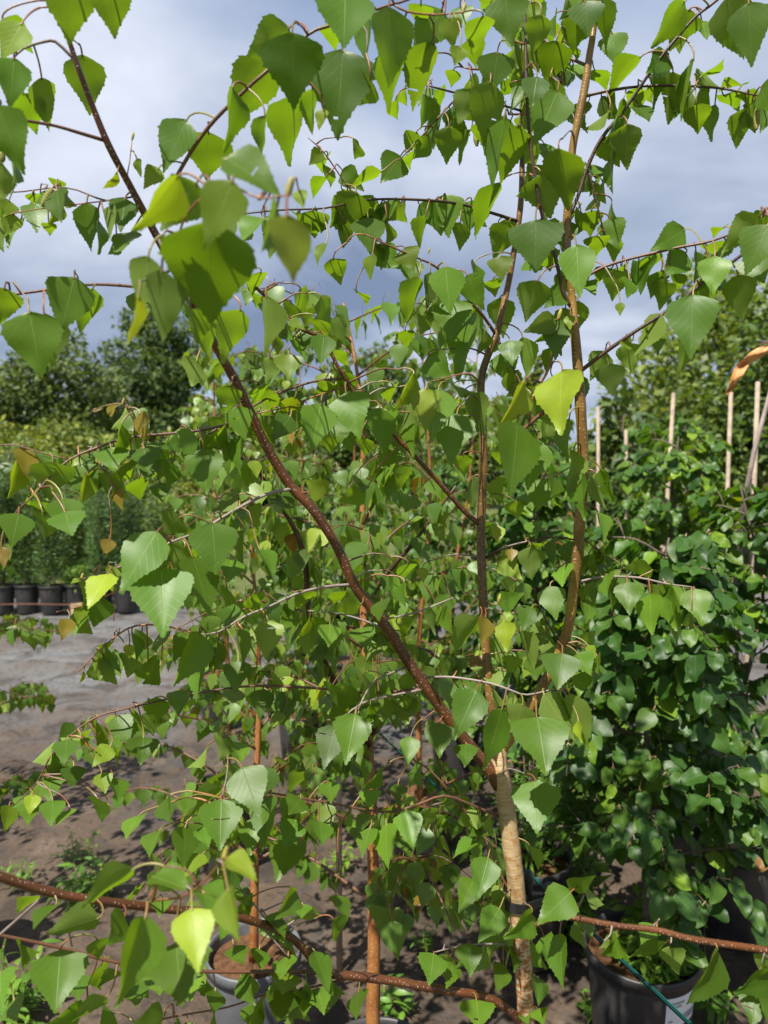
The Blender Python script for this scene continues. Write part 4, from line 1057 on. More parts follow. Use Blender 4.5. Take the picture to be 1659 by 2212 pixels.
# leaves traced from eight tiles (two units per picture unit): blade base x y, tip x y, width, code[@distance]
# t upper face, u lower face, y young, Y yellow, o brownish
TILES = {
'A': (0, 0, """290 -140 300 220 230 u@.6;470 -80 497 178 170 u@.6;95 100 5 260 110 y@.6;10 85 150 240 130 u@.63;60 250 40 470 130 t@.6;-10 455 108 765 180 t@.56
180 335 215 580 120 u@.66;100 400 160 590 150 u@.66;355 235 390 510 170 u@.7;10 700 10 870 110 u;60 700 55 800 60 t;1250 120 1045 275 170 u@.68;1150 270 990 560 200 u@.68
1262 140 1270 485 270 t@.6;1005 375 965 665 90 t@.64;1145 500 1135 705 60 u@.65;805 518 705 750 135 t@.68;900 570 890 790 215 u@.72;1280 410 1250 740 140 u@.68
1480 215 1455 610 250 t@.66;1490 -40 1485 210 250 t@.6;1430 100 1450 225 110 u@.7;1590 80 1585 280 90 t@.68;1680 30 1680 400 170 t@.64;1400 470 1378 565 50 Y;1600 340 1550 460 110 u
1350 380 1350 590 60 u@.7;505 742 440 815 40 y;590 683 612 770 40 y;685 725 620 815 75 y;970 685 1215 850 130 t@.45;770 760 570 1000 140 y@.46;1005 780 880 1080 200 y@.43;850 790 690 1000 200 u@.5
905 955 910 1450 380 t@.45;1240 930 1265 1230 150 Y@.40;375 875 395 1090 110 t;420 940 425 1100 50 t;445 905 475 1040 50 u;540 855 520 1000 115 t;245 820 265 960 90 t;150 880 160 1005 110 t
270 880 210 970 60 y;140 835 150 885 60 u;250 775 240 820 70 u;40 865 15 935 90 y;60 925 20 1020 80 y;210 960 215 1020 60 u;570 1000 500 1100 100 t;500 1030 465 1100 60 u;1195 905 1130 1075 110 t
1190 975 1165 1120 90 u;1410 765 1350 865 55 u;1650 740 1515 810 55 u;1500 840 1425 985 90 t;1540 830 1480 1000 150 u;1350 910 1360 1035 140 u;1390 650 1335 715 60 y;1640 895 1630 1040 70 t
1590 940 1600 1100 130 t;1480 960 1480 1080 80 u;1410 1050 1370 1150 50 y;1140 940 1050 1045 95 t@.6;1550 620 1530 690 60 u;1290 820 1310 900 60 y@.5"""),
'B': (829.5, 0, """60 200 20 510 130 u@.7;210 180 120 500 120 u@.72;250 40 120 240 150 t@.72;280 75 300 210 100 y@.67;330 200 305 285 80 y;430 70 380 250 110 u;520 -30 555 205 170 t@.78;680 60 640 240 110 u@.8
490 225 465 405 160 t@.8;370 380 320 545 110 u;460 350 430 640 150 u@.8;545 360 500 420 70 u;240 380 245 470 65 u;180 410 155 560 60 t;200 420 190 560 50 u;90 380 100 460 50 u;140 570 90 670 90 u
250 490 215 650 45 t;280 545 270 715 120 u;375 560 325 720 55 t;520 510 470 830 100 t@.8;580 540 500 810 150 u@.82;660 330 640 460 120 t@.78;745 175 700 385 150 u@.83;720 330 665 600 150 u@.84;750 390 650 625 165 t@.8
870 5 880 160 150 t@.83;830 60 815 245 120 u;940 -20 960 220 120 u@.82;985 140 1000 285 120 t;740 65 740 165 50 t;800 -10 755 90 50 u;755 640 800 925 165 u@.8;680 750 720 950 190 u
655 950 655 1180 230 t@.8;540 960 470 1130 130 u;265 840 280 1030 140 t;180 930 155 1080 65 u;380 865 360 1020 95 t;330 960 325 1090 80 u;500 790 390 1050 120 u@.88;20 865 0 980 80 t;15 960 10 1070 50 u
90 1070 130 1170 110 y;1300 5 1150 215 100 t@.78;1320 40 1230 230 150 u@.8;1480 -10 1560 270 150 u@.74;1575 10 1590 295 160 t@.74;1110 245 960 435 70 u;1160 225 1155 500 65 t;1250 310 1225 550 110 u
1340 255 1285 530 50 t;1345 320 1450 375 75 u;1380 325 1465 260 50 t;1545 370 1440 400 45 u;1350 450 1355 585 115 u;1430 450 1415 615 75 u;1560 465 1520 650 85 u;1590 440 1605 580 60 u
1630 375 1670 475 85 t;1035 425 970 630 60 t;970 480 850 565 35 u;1050 535 1050 740 115 u;1000 660 990 840 35 t;945 785 960 885 55 u;895 910 890 1030 100 u;975 940 1010 1080 110 t
920 1020 920 1110 110 u;985 865 1005 950 30 t;850 915 830 1020 60 u;1300 990 1150 1085 110 t;1625 930 1450 1100 140 u@.76;1660 970 1560 1195 170 t@.72;1470 980 1420 1030 40 u;160 20 150 120 110 u@.7
330 30 350 110 100 t@.8;460 10 450 90 80 u@.85;700 90 720 200 80 u@.88;610 20 640 120 90 u@.9;560 120 570 230 100 u@.93;300 300 290 380 70 u@.93;420 520 430 640 90 u@.9;610 590 640 700 100 u@.93;690 620 700 710 80 t@.93
380 160 400 300 100 u@.9;510 240 540 340 90 t@.93;150 250 170 340 80 u@.88;50 430 60 520 60 u@.9;780 100 790 200 80 u@.92;850 -30 830 60 110 t@.86;640 -40 660 70 120 u@.86;460 -40 440 60 130 u@.85;580 -20 600 60 100 t@.93"""),
'C': (0, 553, """320 92 260 330 175 t@.68;400 140 345 335 120 u@.72;125 240 180 535 230 t@.62;190 245 215 505 110 u@.7;20 140 5 300 150 u@.66;1150 170 1140 440 120 u@.7;1130 70 1090 180 80 u;1300 140 1330 255 75 u
1390 180 1430 315 75 u;1370 270 1400 370 80 u;1400 340 1385 465 110 t;1250 275 1320 320 45 y;1245 425 1250 535 120 y;1165 435 1150 570 60 u;1440 10 1475 130 100 u;1540 155 1590 215 35 u;1610 -10 1600 105 60 y
1020 650 1060 800 115 t@.79;855 790 695 830 110 t@.78;880 830 890 1030 150 t@.8;1040 770 1040 950 75 t@.82;950 690 920 830 85 u;890 745 830 780 60 u;525 725 475 885 65 t;605 675 635 800 65 o;465 685 505 640 30 o
400 675 445 660 22 o;125 830 105 955 105 o;75 890 35 1045 65 y;230 890 215 1050 180 u;345 900 385 1050 150 t;375 945 345 1080 65 y;480 830 490 930 140 t;620 830 640 920 150 t;650 880 630 975 95 t
740 870 690 965 55 y;740 890 720 1000 75 t;505 1005 530 1100 50 o;180 1055 170 1140 90 u;270 1045 300 1200 140 t;530 800 545 860 70 u;640 800 650 860 80 u;1385 640 1345 840 145 t@.86;1495 590 1555 790 160 t@.87
1480 690 1520 850 130 t@.9;1640 655 1650 850 120 t@.88;1275 610 1205 695 65 y;1190 590 1080 640 75 u;1450 555 1350 620 65 u;1255 690 1175 800 100 t;1290 650 1270 760 70 u;1405 1030 1320 965 100 y@.83;1580 1005 1460 1060 80 t
1530 970 1600 1000 60 u;1020 1035 890 1106 60 u;1590 590 1660 640 80 u;1000 560 960 700 110 u@.74;850 450 830 560 100 u@.74;700 60 700 390 180 u@.47;600 170 545 390 75 Y@.44;820 220 850 400 100 u@.55;930 200 900 470 130 u@.6
1040 230 960 470 150 u@.66;640 0 600 250 150 u@.5;780 740 770 860 90 u;570 880 560 980 90 u;430 900 440 1000 80 u;960 800 965 900 40 u;1500 500 1520 580 70 u;1180 330 1200 430 70 u;1260 200 1250 300 70 u
470 940 480 1060 100 u;600 960 610 1060 90 u;690 980 700 1060 90 t;1130 560 1110 640 70 u;1350 700 1330 800 90 u;1420 760 1430 860 90 u;1560 780 1580 870 80 u"""),
'D': (829.5, 553, """265 45 285 250 145 t@.9;150 90 95 305 100 u;200 70 180 240 75 u;360 80 435 235 95 t;300 190 290 370 150 t;250 210 240 410 90 u;400 240 320 540 110 t;500 180 515 360 120 u;440 320 400 430 60 u;545 365 555 475 105 t
600 350 615 540 90 u;665 105 610 290 150 u;830 -50 845 180 140 t@.83;840 195 840 325 85 u;745 275 600 330 95 y@.86;800 255 805 320 45 Y@.86;750 270 740 450 120 t;770 495 765 770 170 Y@.84;605 550 495 740 80 Y@.86
180 570 180 760 125 Y@.85;235 575 205 800 150 t@.87;130 510 35 670 60 y@.86;130 580 60 780 100 u;345 595 430 790 110 u;315 680 285 900 160 t@.9;190 430 290 540 120 t;300 560 390 590 45 u;260 730 290 910 90 t
575 720 540 1030 190 t@.85;665 795 620 1010 150 t@.88;760 700 660 790 110 u;800 700 795 890 80 t@.86;820 840 770 1060 100 u@.86;850 940 870 1140 70 t@.86;935 920 1000 1070 70 t;915 940 965 1100 50 u;690 960 660 1100 130 t
740 960 720 1040 80 t;1335 165 1325 445 190 t@.78;1200 250 1080 435 100 u;1070 370 1015 380 65 y;970 465 990 600 125 u;1530 80 1550 285 130 u@.8;1010 60 985 200 115 u;1020 200 1020 260 40 y;1150 -10 1110 170 90 t
1200 60 1150 190 90 u;1215 100 1190 240 100 u;1240 70 1270 155 60 u;1400 40 1300 200 50 t;1430 0 1420 170 120 t;1600 -10 1640 115 160 t@.76;1275 360 1260 540 30 u;500 0 510 110 100 y;390 30 390 130 60 t;630 0 680 60 120 t
10 670 10 850 90 t;380 960 385 1080 60 u;130 690 130 880 60 t;125 1040 90 1106 90 t;90 320 100 400 80 u;40 560 20 640 60 u;480 960 500 1060 80 u;620 1020 640 1100 90 t;560 1060 580 1140 90 u;40 720 60 850 80 u;340 860 350 960 80 u
170 260 160 340 70 u;700 -20 720 70 110 u;470 100 480 180 80 u;900 30 880 130 70 u;1060 100 1050 180 60 t"""),
'E': (0, 1106, """80 5 50 150 140 t@.72;185 10 190 120 95 u;280 0 310 100 150 t;5 150 20 240 60 o@.7;680 85 525 345 170 t@.72;915 45 935 270 200 t@.74;830 190 905 445 150 t@.75;700 245 705 530 230 t@.72;780 20 690 100 130 u
800 150 720 260 110 u;640 190 580 290 100 t;1055 80 1060 280 50 u;1000 200 985 300 120 t;470 265 385 415 90 Y@.73;440 365 405 500 130 t;500 240 460 290 60 y;360 400 330 490 60 y;300 460 265 555 65 o;475 115 450 190 60 o
340 290 305 310 22 y;560 570 555 640 45 Y;445 620 430 730 70 y;360 690 340 745 20 y;860 520 750 745 115 t@.78;940 560 920 700 55 y;880 600 850 815 90 t;1020 500 1050 670 65 u;1155 465 1150 635 135 y@.83;1270 430 1210 510 90 t
1050 420 925 505 60 u;1095 350 1095 435 85 t;1275 345 1175 380 40 u;1425 485 1420 580 100 t;1340 490 1330 640 90 u;1340 450 1270 560 45 y;1555 400 1420 430 80 u;1560 500 1580 590 110 t;1030 640 1015 780 115 t;1110 670 1075 750 40 y
1180 690 1180 780 35 u;690 670 620 740 80 t;770 770 770 880 95 t;680 800 670 920 110 t;290 985 275 1090 105 t;225 1015 140 1080 55 u;480 1010 400 1100 75 y;620 970 610 1090 130 t;415 970 350 1020 40 u;350 980 260 975 60 u
1545 820 1400 735 100 t;1535 870 1495 1085 150 t@.85;1450 920 1400 1106 130 t@.87;1600 830 1590 920 80 t;1480 840 1430 910 70 u;1225 865 1155 960 55 y;895 1015 810 1106 50 u;960 970 950 1080 80 u;1000 990 1040 1080 70 t
1570 700 1560 780 70 u;1650 380 1640 470 80 t;560 620 550 720 90 u;640 640 650 740 90 u;980 330 960 420 90 u;1120 160 1180 280 70 t;860 130 850 230 90 u;760 300 770 400 110 u"""),
'F': (829.5, 1106, """1050 300 1062 445 105 t;1150 350 1160 530 110 t;1230 325 1265 510 85 t;1335 330 1375 490 115 t;1300 420 1265 585 50 u;1160 250 1030 240 70 u;1025 250 895 270 55 u;960 270 960 360 80 t;1330 430 1340 510 60 u
770 610 750 765 145 t@.84;835 610 890 700 120 t;860 690 840 800 85 t;905 640 905 740 60 t;870 520 900 580 80 u;880 575 915 635 35 y;400 765 305 980 150 t@.86;510 850 430 1106 130 t@.84;660 885 700 1125 215 t@.82
690 785 825 985 130 u@.84;800 785 880 1020 130 u@.84;840 900 855 995 35 Y@.83;600 830 560 960 130 u;530 690 360 665 75 u;240 910 240 1060 120 t;115 970 100 1100 85 t;355 1000 350 1100 100 t;440 455 420 570 65 o@.9
525 470 530 605 80 Y@.9;480 540 520 670 130 u;415 455 280 630 100 u@.92;590 510 645 700 55 u;490 400 605 350 90 t;460 410 360 470 40 y;640 410 600 510 110 t;715 320 745 465 115 t;635 150 640 295 110 u;740 105 740 240 40 t
945 140 965 230 35 t;880 190 860 290 60 u;940 200 900 280 50 u;925 0 950 130 45 t;255 60 240 130 60 y;495 60 490 140 55 Y;165 240 170 305 50 Y;110 225 75 300 70 u;45 275 40 390 65 t;90 300 95 410 60 t;550 160 550 215 50 o
640 40 660 110 80 t;860 390 870 480 60 t;700 520 680 610 90 u;560 620 540 700 90 u;640 640 660 720 90 t;780 230 770 320 80 t;920 620 930 700 60 t"""),
'G': (0, 1659, """215 35 215 150 100 t;145 115 125 205 65 Y;40 160 20 275 60 y;125 150 120 245 90 t;230 140 220 250 100 t;320 -10 310 80 100 t;300 180 245 245 60 t;440 20 455 110 75 y;490 40 510 150 70 t;465 150 430 195 35 Y;420 130 440 230 80 t
1045 -5 1120 200 170 t@.76;955 135 950 350 170 t@.75;1170 118 1145 340 90 t@.82;1280 225 1225 355 110 t;1250 315 1195 490 130 t;1085 220 1080 385 100 t;800 250 790 430 95 t;875 370 780 485 75 y@.75;600 205 550 305 75 t
690 270 650 380 75 t;965 90 800 230 60 u;1010 390 985 560 90 t@.76;975 390 1110 490 75 Y@.47;1300 130 1250 200 110 t;720 130 740 230 70 t;820 130 800 200 70 t;680 380 650 415 50 u;580 435 355 610 115 u@.52
630 640 505 1010 160 t@.52;830 605 855 870 165 Y@.5;760 755 780 1010 270 t@.57;985 520 1035 740 95 y@.44;260 785 240 1050 220 t@.68;90 760 100 870 70 t;15 770 10 870 60 t;0 885 10 1030 100 t;430 650 200 720 90 u@.62;245 590 150 690 70 t
180 550 70 630 40 u;660 470 820 530 85 t@.58;850 520 970 570 65 t@.55;1360 790 1420 970 90 t@.83;1240 810 1210 910 80 t;1240 880 1220 975 140 y;1230 960 1200 1090 150 t;705 1075 575 1110 120 t@.7;460 990 310 1100 85 u;360 1040 200 1110 90 t
490 1060 430 1120 100 t;590 920 590 1030 120 t;1550 965 1540 1080 80 t;1600 260 1565 380 80 t;1640 250 1665 430 90 t;1650 10 1570 90 60 t;1600 95 1600 175 95 t;1280 530 1190 650 75 t;1310 590 1300 650 80 t;1390 640 1240 665 60 u
1450 550 1500 660 80 t;1440 650 1450 750 70 t;1010 770 1050 850 80 t;1000 650 950 740 90 t;880 540 900 640 90 t;540 890 420 950 40 u;1370 950 1400 1060 120 t;1290 960 1310 1080 70 t;700 560 690 640 100 t@.68;540 640 470 760 110 t@.66
420 740 430 830 90 u@.7;330 900 340 1000 100 t;680 880 690 980 110 t;820 900 830 1000 100 t;930 960 920 1060 80 t;60 1000 70 1106 90 t;1060 560 1080 640 70 u;1120 780 1130 870 70 t;880 250 900 340 90 t;1420 60 1430 150 90 t;1380 230 1390 330 80 t"""),
'H': (829.5, 1659, """60 70 60 150 80 t;10 240 20 430 100 t@.88;95 185 125 350 115 t@.89;655 55 660 275 185 t@.88;450 385 400 570 120 t@.92;390 480 325 625 95 t@.93;500 605 410 750 105 t@.91;808 535 665 672 135 t@.88;800 520 912 465 75 t@.9
870 545 950 590 70 u@.92;760 715 775 945 95 t@.9;690 725 725 835 80 t;365 755 375 900 110 t;430 815 300 875 45 u;215 800 195 935 125 t;300 840 270 950 85 t;400 1000 410 1130 145 t@.9;640 625 520 735 70 t@.9;515 850 485 965 80 t
550 770 560 880 60 t;655 900 665 1025 65 t;600 1035 620 1110 80 t;665 1040 690 1110 80 t;490 710 430 765 90 t;630 335 665 445 40 u;450 285 365 300 45 t;400 320 300 390 50 t;1440 785 1310 1012 95 t@.8;1690 870 1510 970 95 t@.76
1610 950 1590 1120 130 t@.77;640 5 655 50 80 t;1640 810 1620 880 70 u;650 680 600 720 60 y;560 700 480 740 80 u;1700 1000 1660 1110 120 t"""),
}
HERO = []
warn = 0
TREC = []
for tk, (ox, oy, s) in TILES.items():
    for rec in s.replace('\n', ';').split(';'):
        f_ = rec.split()
        if len(f_) != 6: continue
        bx, by, tx, ty, w = [float(q) for q in f_[:5]]
        code = f_[5][0]; Dov = float(f_[5].split('@')[1]) if '@' in f_[5] else None
        TREC.append((ox + bx / 2, oy + by / 2, ox + tx / 2, oy + ty / 2, w / 2, code, Dov))
rl = random.Random(5)
TWIGS = 0
def make_leaf(bx, by, tx, ty, w, code, Dov, hero=True):
    """a leaf blade with its petiole, attached to the nearest limb; returns (MB, origin, size)"""
    global TWIGS, warn
    dy_ = SY - (by - 10); cost = np.hypot(SX - bx, np.where(dy_ > 0, dy_ * 2.0, dy_))
    if Dov is not None: cost = cost + np.abs(SD - Dov) * 500
    j = int(np.argmin(cost))
    ax, ay, aD, apos, aw = SAMP[j]
    D = Dov if Dov is not None else aD + rl.uniform(-.02, .015)
    base = P(bx, by, D)
    ray = (base - CAMP).normalized()
    v0 = P(tx, ty, D) - base
    v0 = v0 - ray * v0.dot(ray)
    app = v0.length; e = v0.normalized()
    appw = w * D / F * .95
    young = code in 'yYo'
    L = max(app * 1.01, appw / .95, .0 if young else min(.040, app * 1.6))
    if appw / L >= .60: asp = appw / L; cr_ = 1.0
    else: asp = rl.uniform(.68, .76); cr_ = appw / (asp * L)
    ct = min(1.0, app / L); st = math.sqrt(max(0, 1 - ct * ct))
    if st < .3:
        st = rl.uniform(.15, .48) if code != 'u' else rl.uniform(.06, .25); ct = math.sqrt(1 - st * st); L = max(L, app / ct)
    sgn = -1 if code == 'u' else 1
    if rl.random() < (.10 if code == 'u' else .04): sgn = -sgn
    zc = -ray
    m = (e * ct + zc * (st * sgn)).normalized()
    wd = m.cross(zc).normalized(); nn = wd.cross(m).normalized()
    roll = math.acos(min(1.0, cr_)) * rl.choice((-1, 1)) + rl.uniform(-.16, .16)
    nn = Matrix.Rotation(roll, 3, m) @ nn
    if code == 'u': nn = -nn
    wdir = m.cross(nn).normalized()
    narrow = cr_ < .65
    big = app > .03
    tpl = leaf_template(BIRCH_W, 12 if big else 8, rl, amp=rl.uniform(.15, .20), fold=rl.uniform(.02, .22) + (.25 if narrow else 0), curl=rl.uniform(.0, .16), ripple=rl.uniform(.008, .028), asp=asp, twist=rl.uniform(-.2, .2))
    v, fs, uv, _m = tpl
    yt, zt = v[-3][1], v[-3][2]                        # turn the blade so that its tip, not its midrib, points along m
    dl = math.atan2(-zt, yt); L = L / math.hypot(yt, zt)
    m, nn = m * math.cos(dl) + nn * math.sin(dl), nn * math.cos(dl) - m * math.sin(dl)
    tone = {'t': rl.uniform(0, .12), 'u': rl.uniform(0, .18), 'y': rl.uniform(.42, .62), 'Y': rl.uniform(.78, 1.0), 'o': .6}[code]
    br = min(1, max(0, rl.gauss(.5, .19)))
    lc = (tone, br, .55 if code == 'o' else 0)
    mb = MB()
    pts = [base + wdir * (p_[0] * L) + m * (p_[1] * L) + nn * (p_[2] * L) for p_ in v]
    if rl.random() < .10 and big:                      # an insect hole or a bitten margin
        kk = rl.randrange(6, len(fs) - 8); kill = {kk, kk + 1} if rl.random() < .5 else {kk}
        fs = [f for i, f in enumerate(fs) if i not in kill]
    mb.add(pts, fs, uv, lc, 0)
    # petiole, and a twig where the limb is farther off
    gap = (apos - base).length
    start = apos
    if gap > .042:
        out_ = (apos - base).normalized()
        start = base + out_ * rl.uniform(.016, .024) + CU * .008
        tw = MB()
        mid = (apos + start) / 2 + CU * (gap * rl.uniform(.02, .14)) + CR * rl.uniform(-.1, .1) * gap
        dd = catmull([tuple(apos), tuple(mid), tuple(start)], .012)
        tw.tube([d[:3] for d in dd], list(np.linspace(min(.0016, .0009 + gap * .006), .0006, len(dd))), 6)
        tw.build('twig', rl.choice((M_TWIG, M_SHOOT, M_GREYTWIG)), root)
        TWIGS += 1
        if gap > .2: warn += 1
    gp = (start - base).length
    c1 = start + CU * gp * rl.uniform(.02, .26) + (base - start) * .25
    c2 = base - m * gp * .36 + CU * gp * .04
    bez = []
    for i in range(7):
        t = i / 6
        bez.append(start * (1 - t) ** 3 + c1 * 3 * t * (1 - t) ** 2 + c2 * 3 * t * t * (1 - t) + (base + m * .002) * t ** 3)
    rp = .00055 + .00035 * min(1, L / .06)
    mb.tube(bez, list(np.linspace(rp * 1.25, rp, 7)), 5, cap=False, lc=(0, rl.uniform(.1, .9), 0), m=1)
    return mb, base, app * appw / (D * D), L
for r_ in TREC: HERO.append(make_leaf(*r_))
sizes = sorted(h[3] for h in HERO)
print('LEAVES', len(HERO), 'twigs', TWIGS, 'far', warn, 'L', [round(sizes[int(q * (len(sizes) - 1))], 3) for q in (0, .1, .25, .5, .75, .9, 1)])
# smaller leaves further in along the limbs
EXTRA = []
cand = [i for i, s in enumerate(SAMP) if s[4] < 9.5 and -20 < s[0] < 1680 and -20 < s[1] < 2230 and s[2] > .74]
for i in rl.sample(cand, min(len(cand), 460)):
    x, y, D, p_, w_ = SAMP[i]
    a = rl.uniform(-.9, .9); ln = rl.uniform(38, 74); bx = x + rl.uniform(-16, 16); by = y + rl.uniform(4, 16)
    EXTRA.append(make_leaf(bx, by, bx + math.sin(a) * ln, by + math.cos(a) * ln, ln * rl.uniform(.35, .85), rl.choice('ttuuuy' if rl.random() < .5 else 'ttuu'), D + rl.uniform(.005, .05)))
HERO.sort(key=lambda h: -h[2])
for mb, base, a_, L in HERO[:298]:
    mb.build('leaf', [M_BIRCH, M_PET], root, origin=base)
rest = MB()
for mb, base, a_, L in HERO[298:] + EXTRA:
    b = len(rest.v)
    rest.v.extend(mb.v); rest.uv.extend(mb.uv); rest.lc.extend(mb.lc); rest.m.extend(mb.m)
    rest.f.extend(tuple(i + b for i in f) for f in mb.f)
o = rest.build('foliage', [M_BIRCH, M_PET], root)
o['kind'] = 'stuff'

# catkins and buds
def spindle(name, a, b, r, mat, parent, bumps=True):
    mb = MB(); n_ = 16
    pts = [a + (b - a) * (i / n_) for i in range(n_ + 1)]
    rad = [max(.0003, r * math.sin(math.pi * (.06 + .9 * i / n_)) ** .5 * (1 + (.14 if i % 2 else -.1) * bumps)) for i in range(n_ + 1)]
    mb.tube(pts, rad, 10)
    return mb.build(name, mat, parent)
def tl(t, x, y): return TILES[t][0] + x / 2, TILES[t][1] + y / 2
for (t, x0, y0, x1, y1, w, D) in (('A', 228, 815, 183, 892, 34, .735), ('B', 395, 565, 402, 632, 24, .93), ('B', 1612, 465, 1608, 562, 26, .81), ('A', 5, 660, 12, 700, 26, .62)):
    a = P(*tl(t, x0, y0), D); b = P(*tl(t, x1, y1), D)
    c = spindle('catkin', a, b, w / 4 * D / F, M_CATKIN, root)
    j = int(np.argmin(np.hypot(SX - tl(t, x0, y0)[0], SY - tl(t, x0, y0)[1]) + np.abs(SD - D) * 400))
    st_ = MB(); st_.tube([SAMP[j][3], (SAMP[j][3] + a) / 2 + CU * .003, a + (b - a) * .05], [.0008, .0007, .0007], 5); st_.build('stalk', M_SHOOT, c)
for (x, y, D, l) in ((620, 418, .43, .010), (482, 1857, .475, .009), (1206, 688, .875, .012), (265, 871, .77, .008), (1234, 1330, .925, .006), (1076, 1300, .9, .010), (490, 1544, .785, .007), (285, 299, .70, .006), (925, 545, .9, .006), (999, 26, .675, .009), (175, 1252, .755, .007)):
    a = P(x, y, D); spindle('bud', a - CU * .002, a + CU * l + CR * l * .3, l * .22, M_BUD, root, bumps=False)

# dry curled leaf on a twig at the right
dm = MB()
dp = [(1676, 745), (1652, 752), (1632, 766), (1610, 780), (1600, 795), (1588, 815), (1580, 835), (1566, 858)]
dw = [7, 20, 26, 13, 27, 18, 12, 3]
vs = []; fs = []; rd = random.Random(3)
for i, ((x, y), w) in enumerate(zip(dp, dw)):
    nx, ny = .72, .70
    for k in range(5):
        f_ = (k - 2) / 2
        D = .60 + .008 * math.cos(f_ * 2.2 + i * 1.9) + rd.uniform(-.004, .004)
        vs.append(P(x + nx * f_ * w * .5 + rd.uniform(-2, 2), y + ny * f_ * w * .5 + rd.uniform(-3, 3), D))
for i in range(len(dp) - 1):
    for k in range(4): fs.append((i * 5 + k, i * 5 + k + 1, i * 5 + k + 6, i * 5 + k + 5))
dm.add(vs, fs)
dry = dm.build('dry_leaf', M_DRY, root)
dry['label'] = 'curled orange-brown dead leaf hanging from a twig'
sm_ = dry.modifiers.new('thickness', 'SOLIDIFY'); sm_.thickness = .0006
ss_ = dry.modifiers.new('smooth', 'SUBSURF'); ss_.levels = 1; ss_.render_levels = 1

pot('plant_pot', root.location.x, root.location.y, .15, .32, 'black pot at the foot of the strap-tied birch')

# ------------------------------------------------------------------ tie and wire
WP = [P(905, 1662, 2.0), P(1000, 1762, 1.62), P(1138, 1888, 1.22), P(1256, 2002, 1.03), P(1380, 2110, .93), P(1492, 2212, .86), P(1640, 2350, .78)]
wa, wb = WP[0], WP[-1]
# taut straight wire through two traced points, carried on to a ground peg and to a row stake
pA, pB = P(905, 1664, 1.62), P(1492, 2214, .86)
dw_ = (pB - pA)
lo = pA + dw_ * ((0.0 - pA.z) / dw_.z)
hi = pA - dw_ * .76
mb = MB(); mb.tube([hi, pA, (pA + pB) / 2, pB, lo], [.0027] * 5, 8)
tag(mb.build('guy_wire', M_WIRE), 'taut dark green coated wire running down past the tied birch to the ground', 'wire')
mb = MB()
mb.tube([(hi.x, hi.y + .011, 0), (hi.x, hi.y + .011, hi.z * .5), (hi.x, hi.y + .011, hi.z + .06)], [.010, .010, .010], 10)
mb.tube([(hi.x - .014, hi.y + .006, hi.z), (hi.x + .014, hi.y + .006, hi.z)], [.004, .004], 6)
tag(mb.build('wooden_stake', M_STAKE), 'wooden stake the green wire is fixed to, behind the leaning limb', 'stake')
# strap: a band round the trunk that runs back to a clip on the wire
c = P(1117, 1950, .95); tr = 38 * .5 * .95 / F + .0035
tw_ = 1 / (1 / 1.62 + .4855 * (1 / .86 - 1 / 1.62)); clip = P(1190, 1931, tw_)
lp = []
ax_ = Vector((clip.x - c.x, clip.y - c.y, 0)); dist = ax_.length; ax_.normalize(); px_v = Vector((-ax_.y, ax_.x, 0))
for k in range(19):
    a = R(-250 + 320 * k / 18) - R(0)
    an = R(60) + (2 * math.pi - R(120)) * k / 18
    lp.append(c + ax_ * (math.cos(an) * tr) + px_v * (math.sin(an) * tr))
lp = [clip + px_v * .004] + lp + [clip - px_v * .004]
hgt = .0062; th = .0012
vs = []; fs = []
for i, q in enumerate(lp):
    d = (lp[min(i + 1, len(lp) - 1)] - lp[max(i - 1, 0)]); d.z = 0; d.normalize()
    nrm = Vector((d.y, -d.x, 0))
    if nrm.dot(q - c) < 0 and 1 <= i <= 19: nrm = -nrm
    dz = -.004 * math.cos(i / len(lp) * 6.28) - .003
    for s_, zz_ in ((0, -hgt), (1, -hgt), (1, hgt), (0, hgt)):
        vs.append(q + nrm * (th * (s_ * 2 - 1)) + Vector((0, 0, zz_ + dz)))
for i in range(len(lp) - 1):
    for k in range(4):
        a_, b_ = i * 4 + k, i * 4 + (k + 1) % 4
        fs.append((a_, b_, b_ + 4, a_ + 4))
sr = empty('tree_tie', c); tag(sr, 'black rubber strap looped round the pale birch trunk', 'tree tie')
mb = MB(); mb.add(vs, fs); so = mb.build('strap', M_STRAP, sr, smooth=False)
mb = MB(); box(mb, clip.x - .008, clip.x + .008, clip.y - .006, clip.y + .010, clip.z - .012, clip.z + .014)
mb.build('clip', M_STRAP, sr, smooth=False)
pk = P(1140, 1902, 1.0)
mb = MB(); mb.tube([pk + Vector((0, .004, -.035)), pk + Vector((0, .002, 0)), pk + Vector((.002, 0, .012))], [.007, .0085, .006], 10)
mb.tube([pk + Vector((0, .004, -.030)), c + Vector((.004, .018, .004))], [.005, .005], 8)
mb.build('tie_end', M_STRAP, sr)

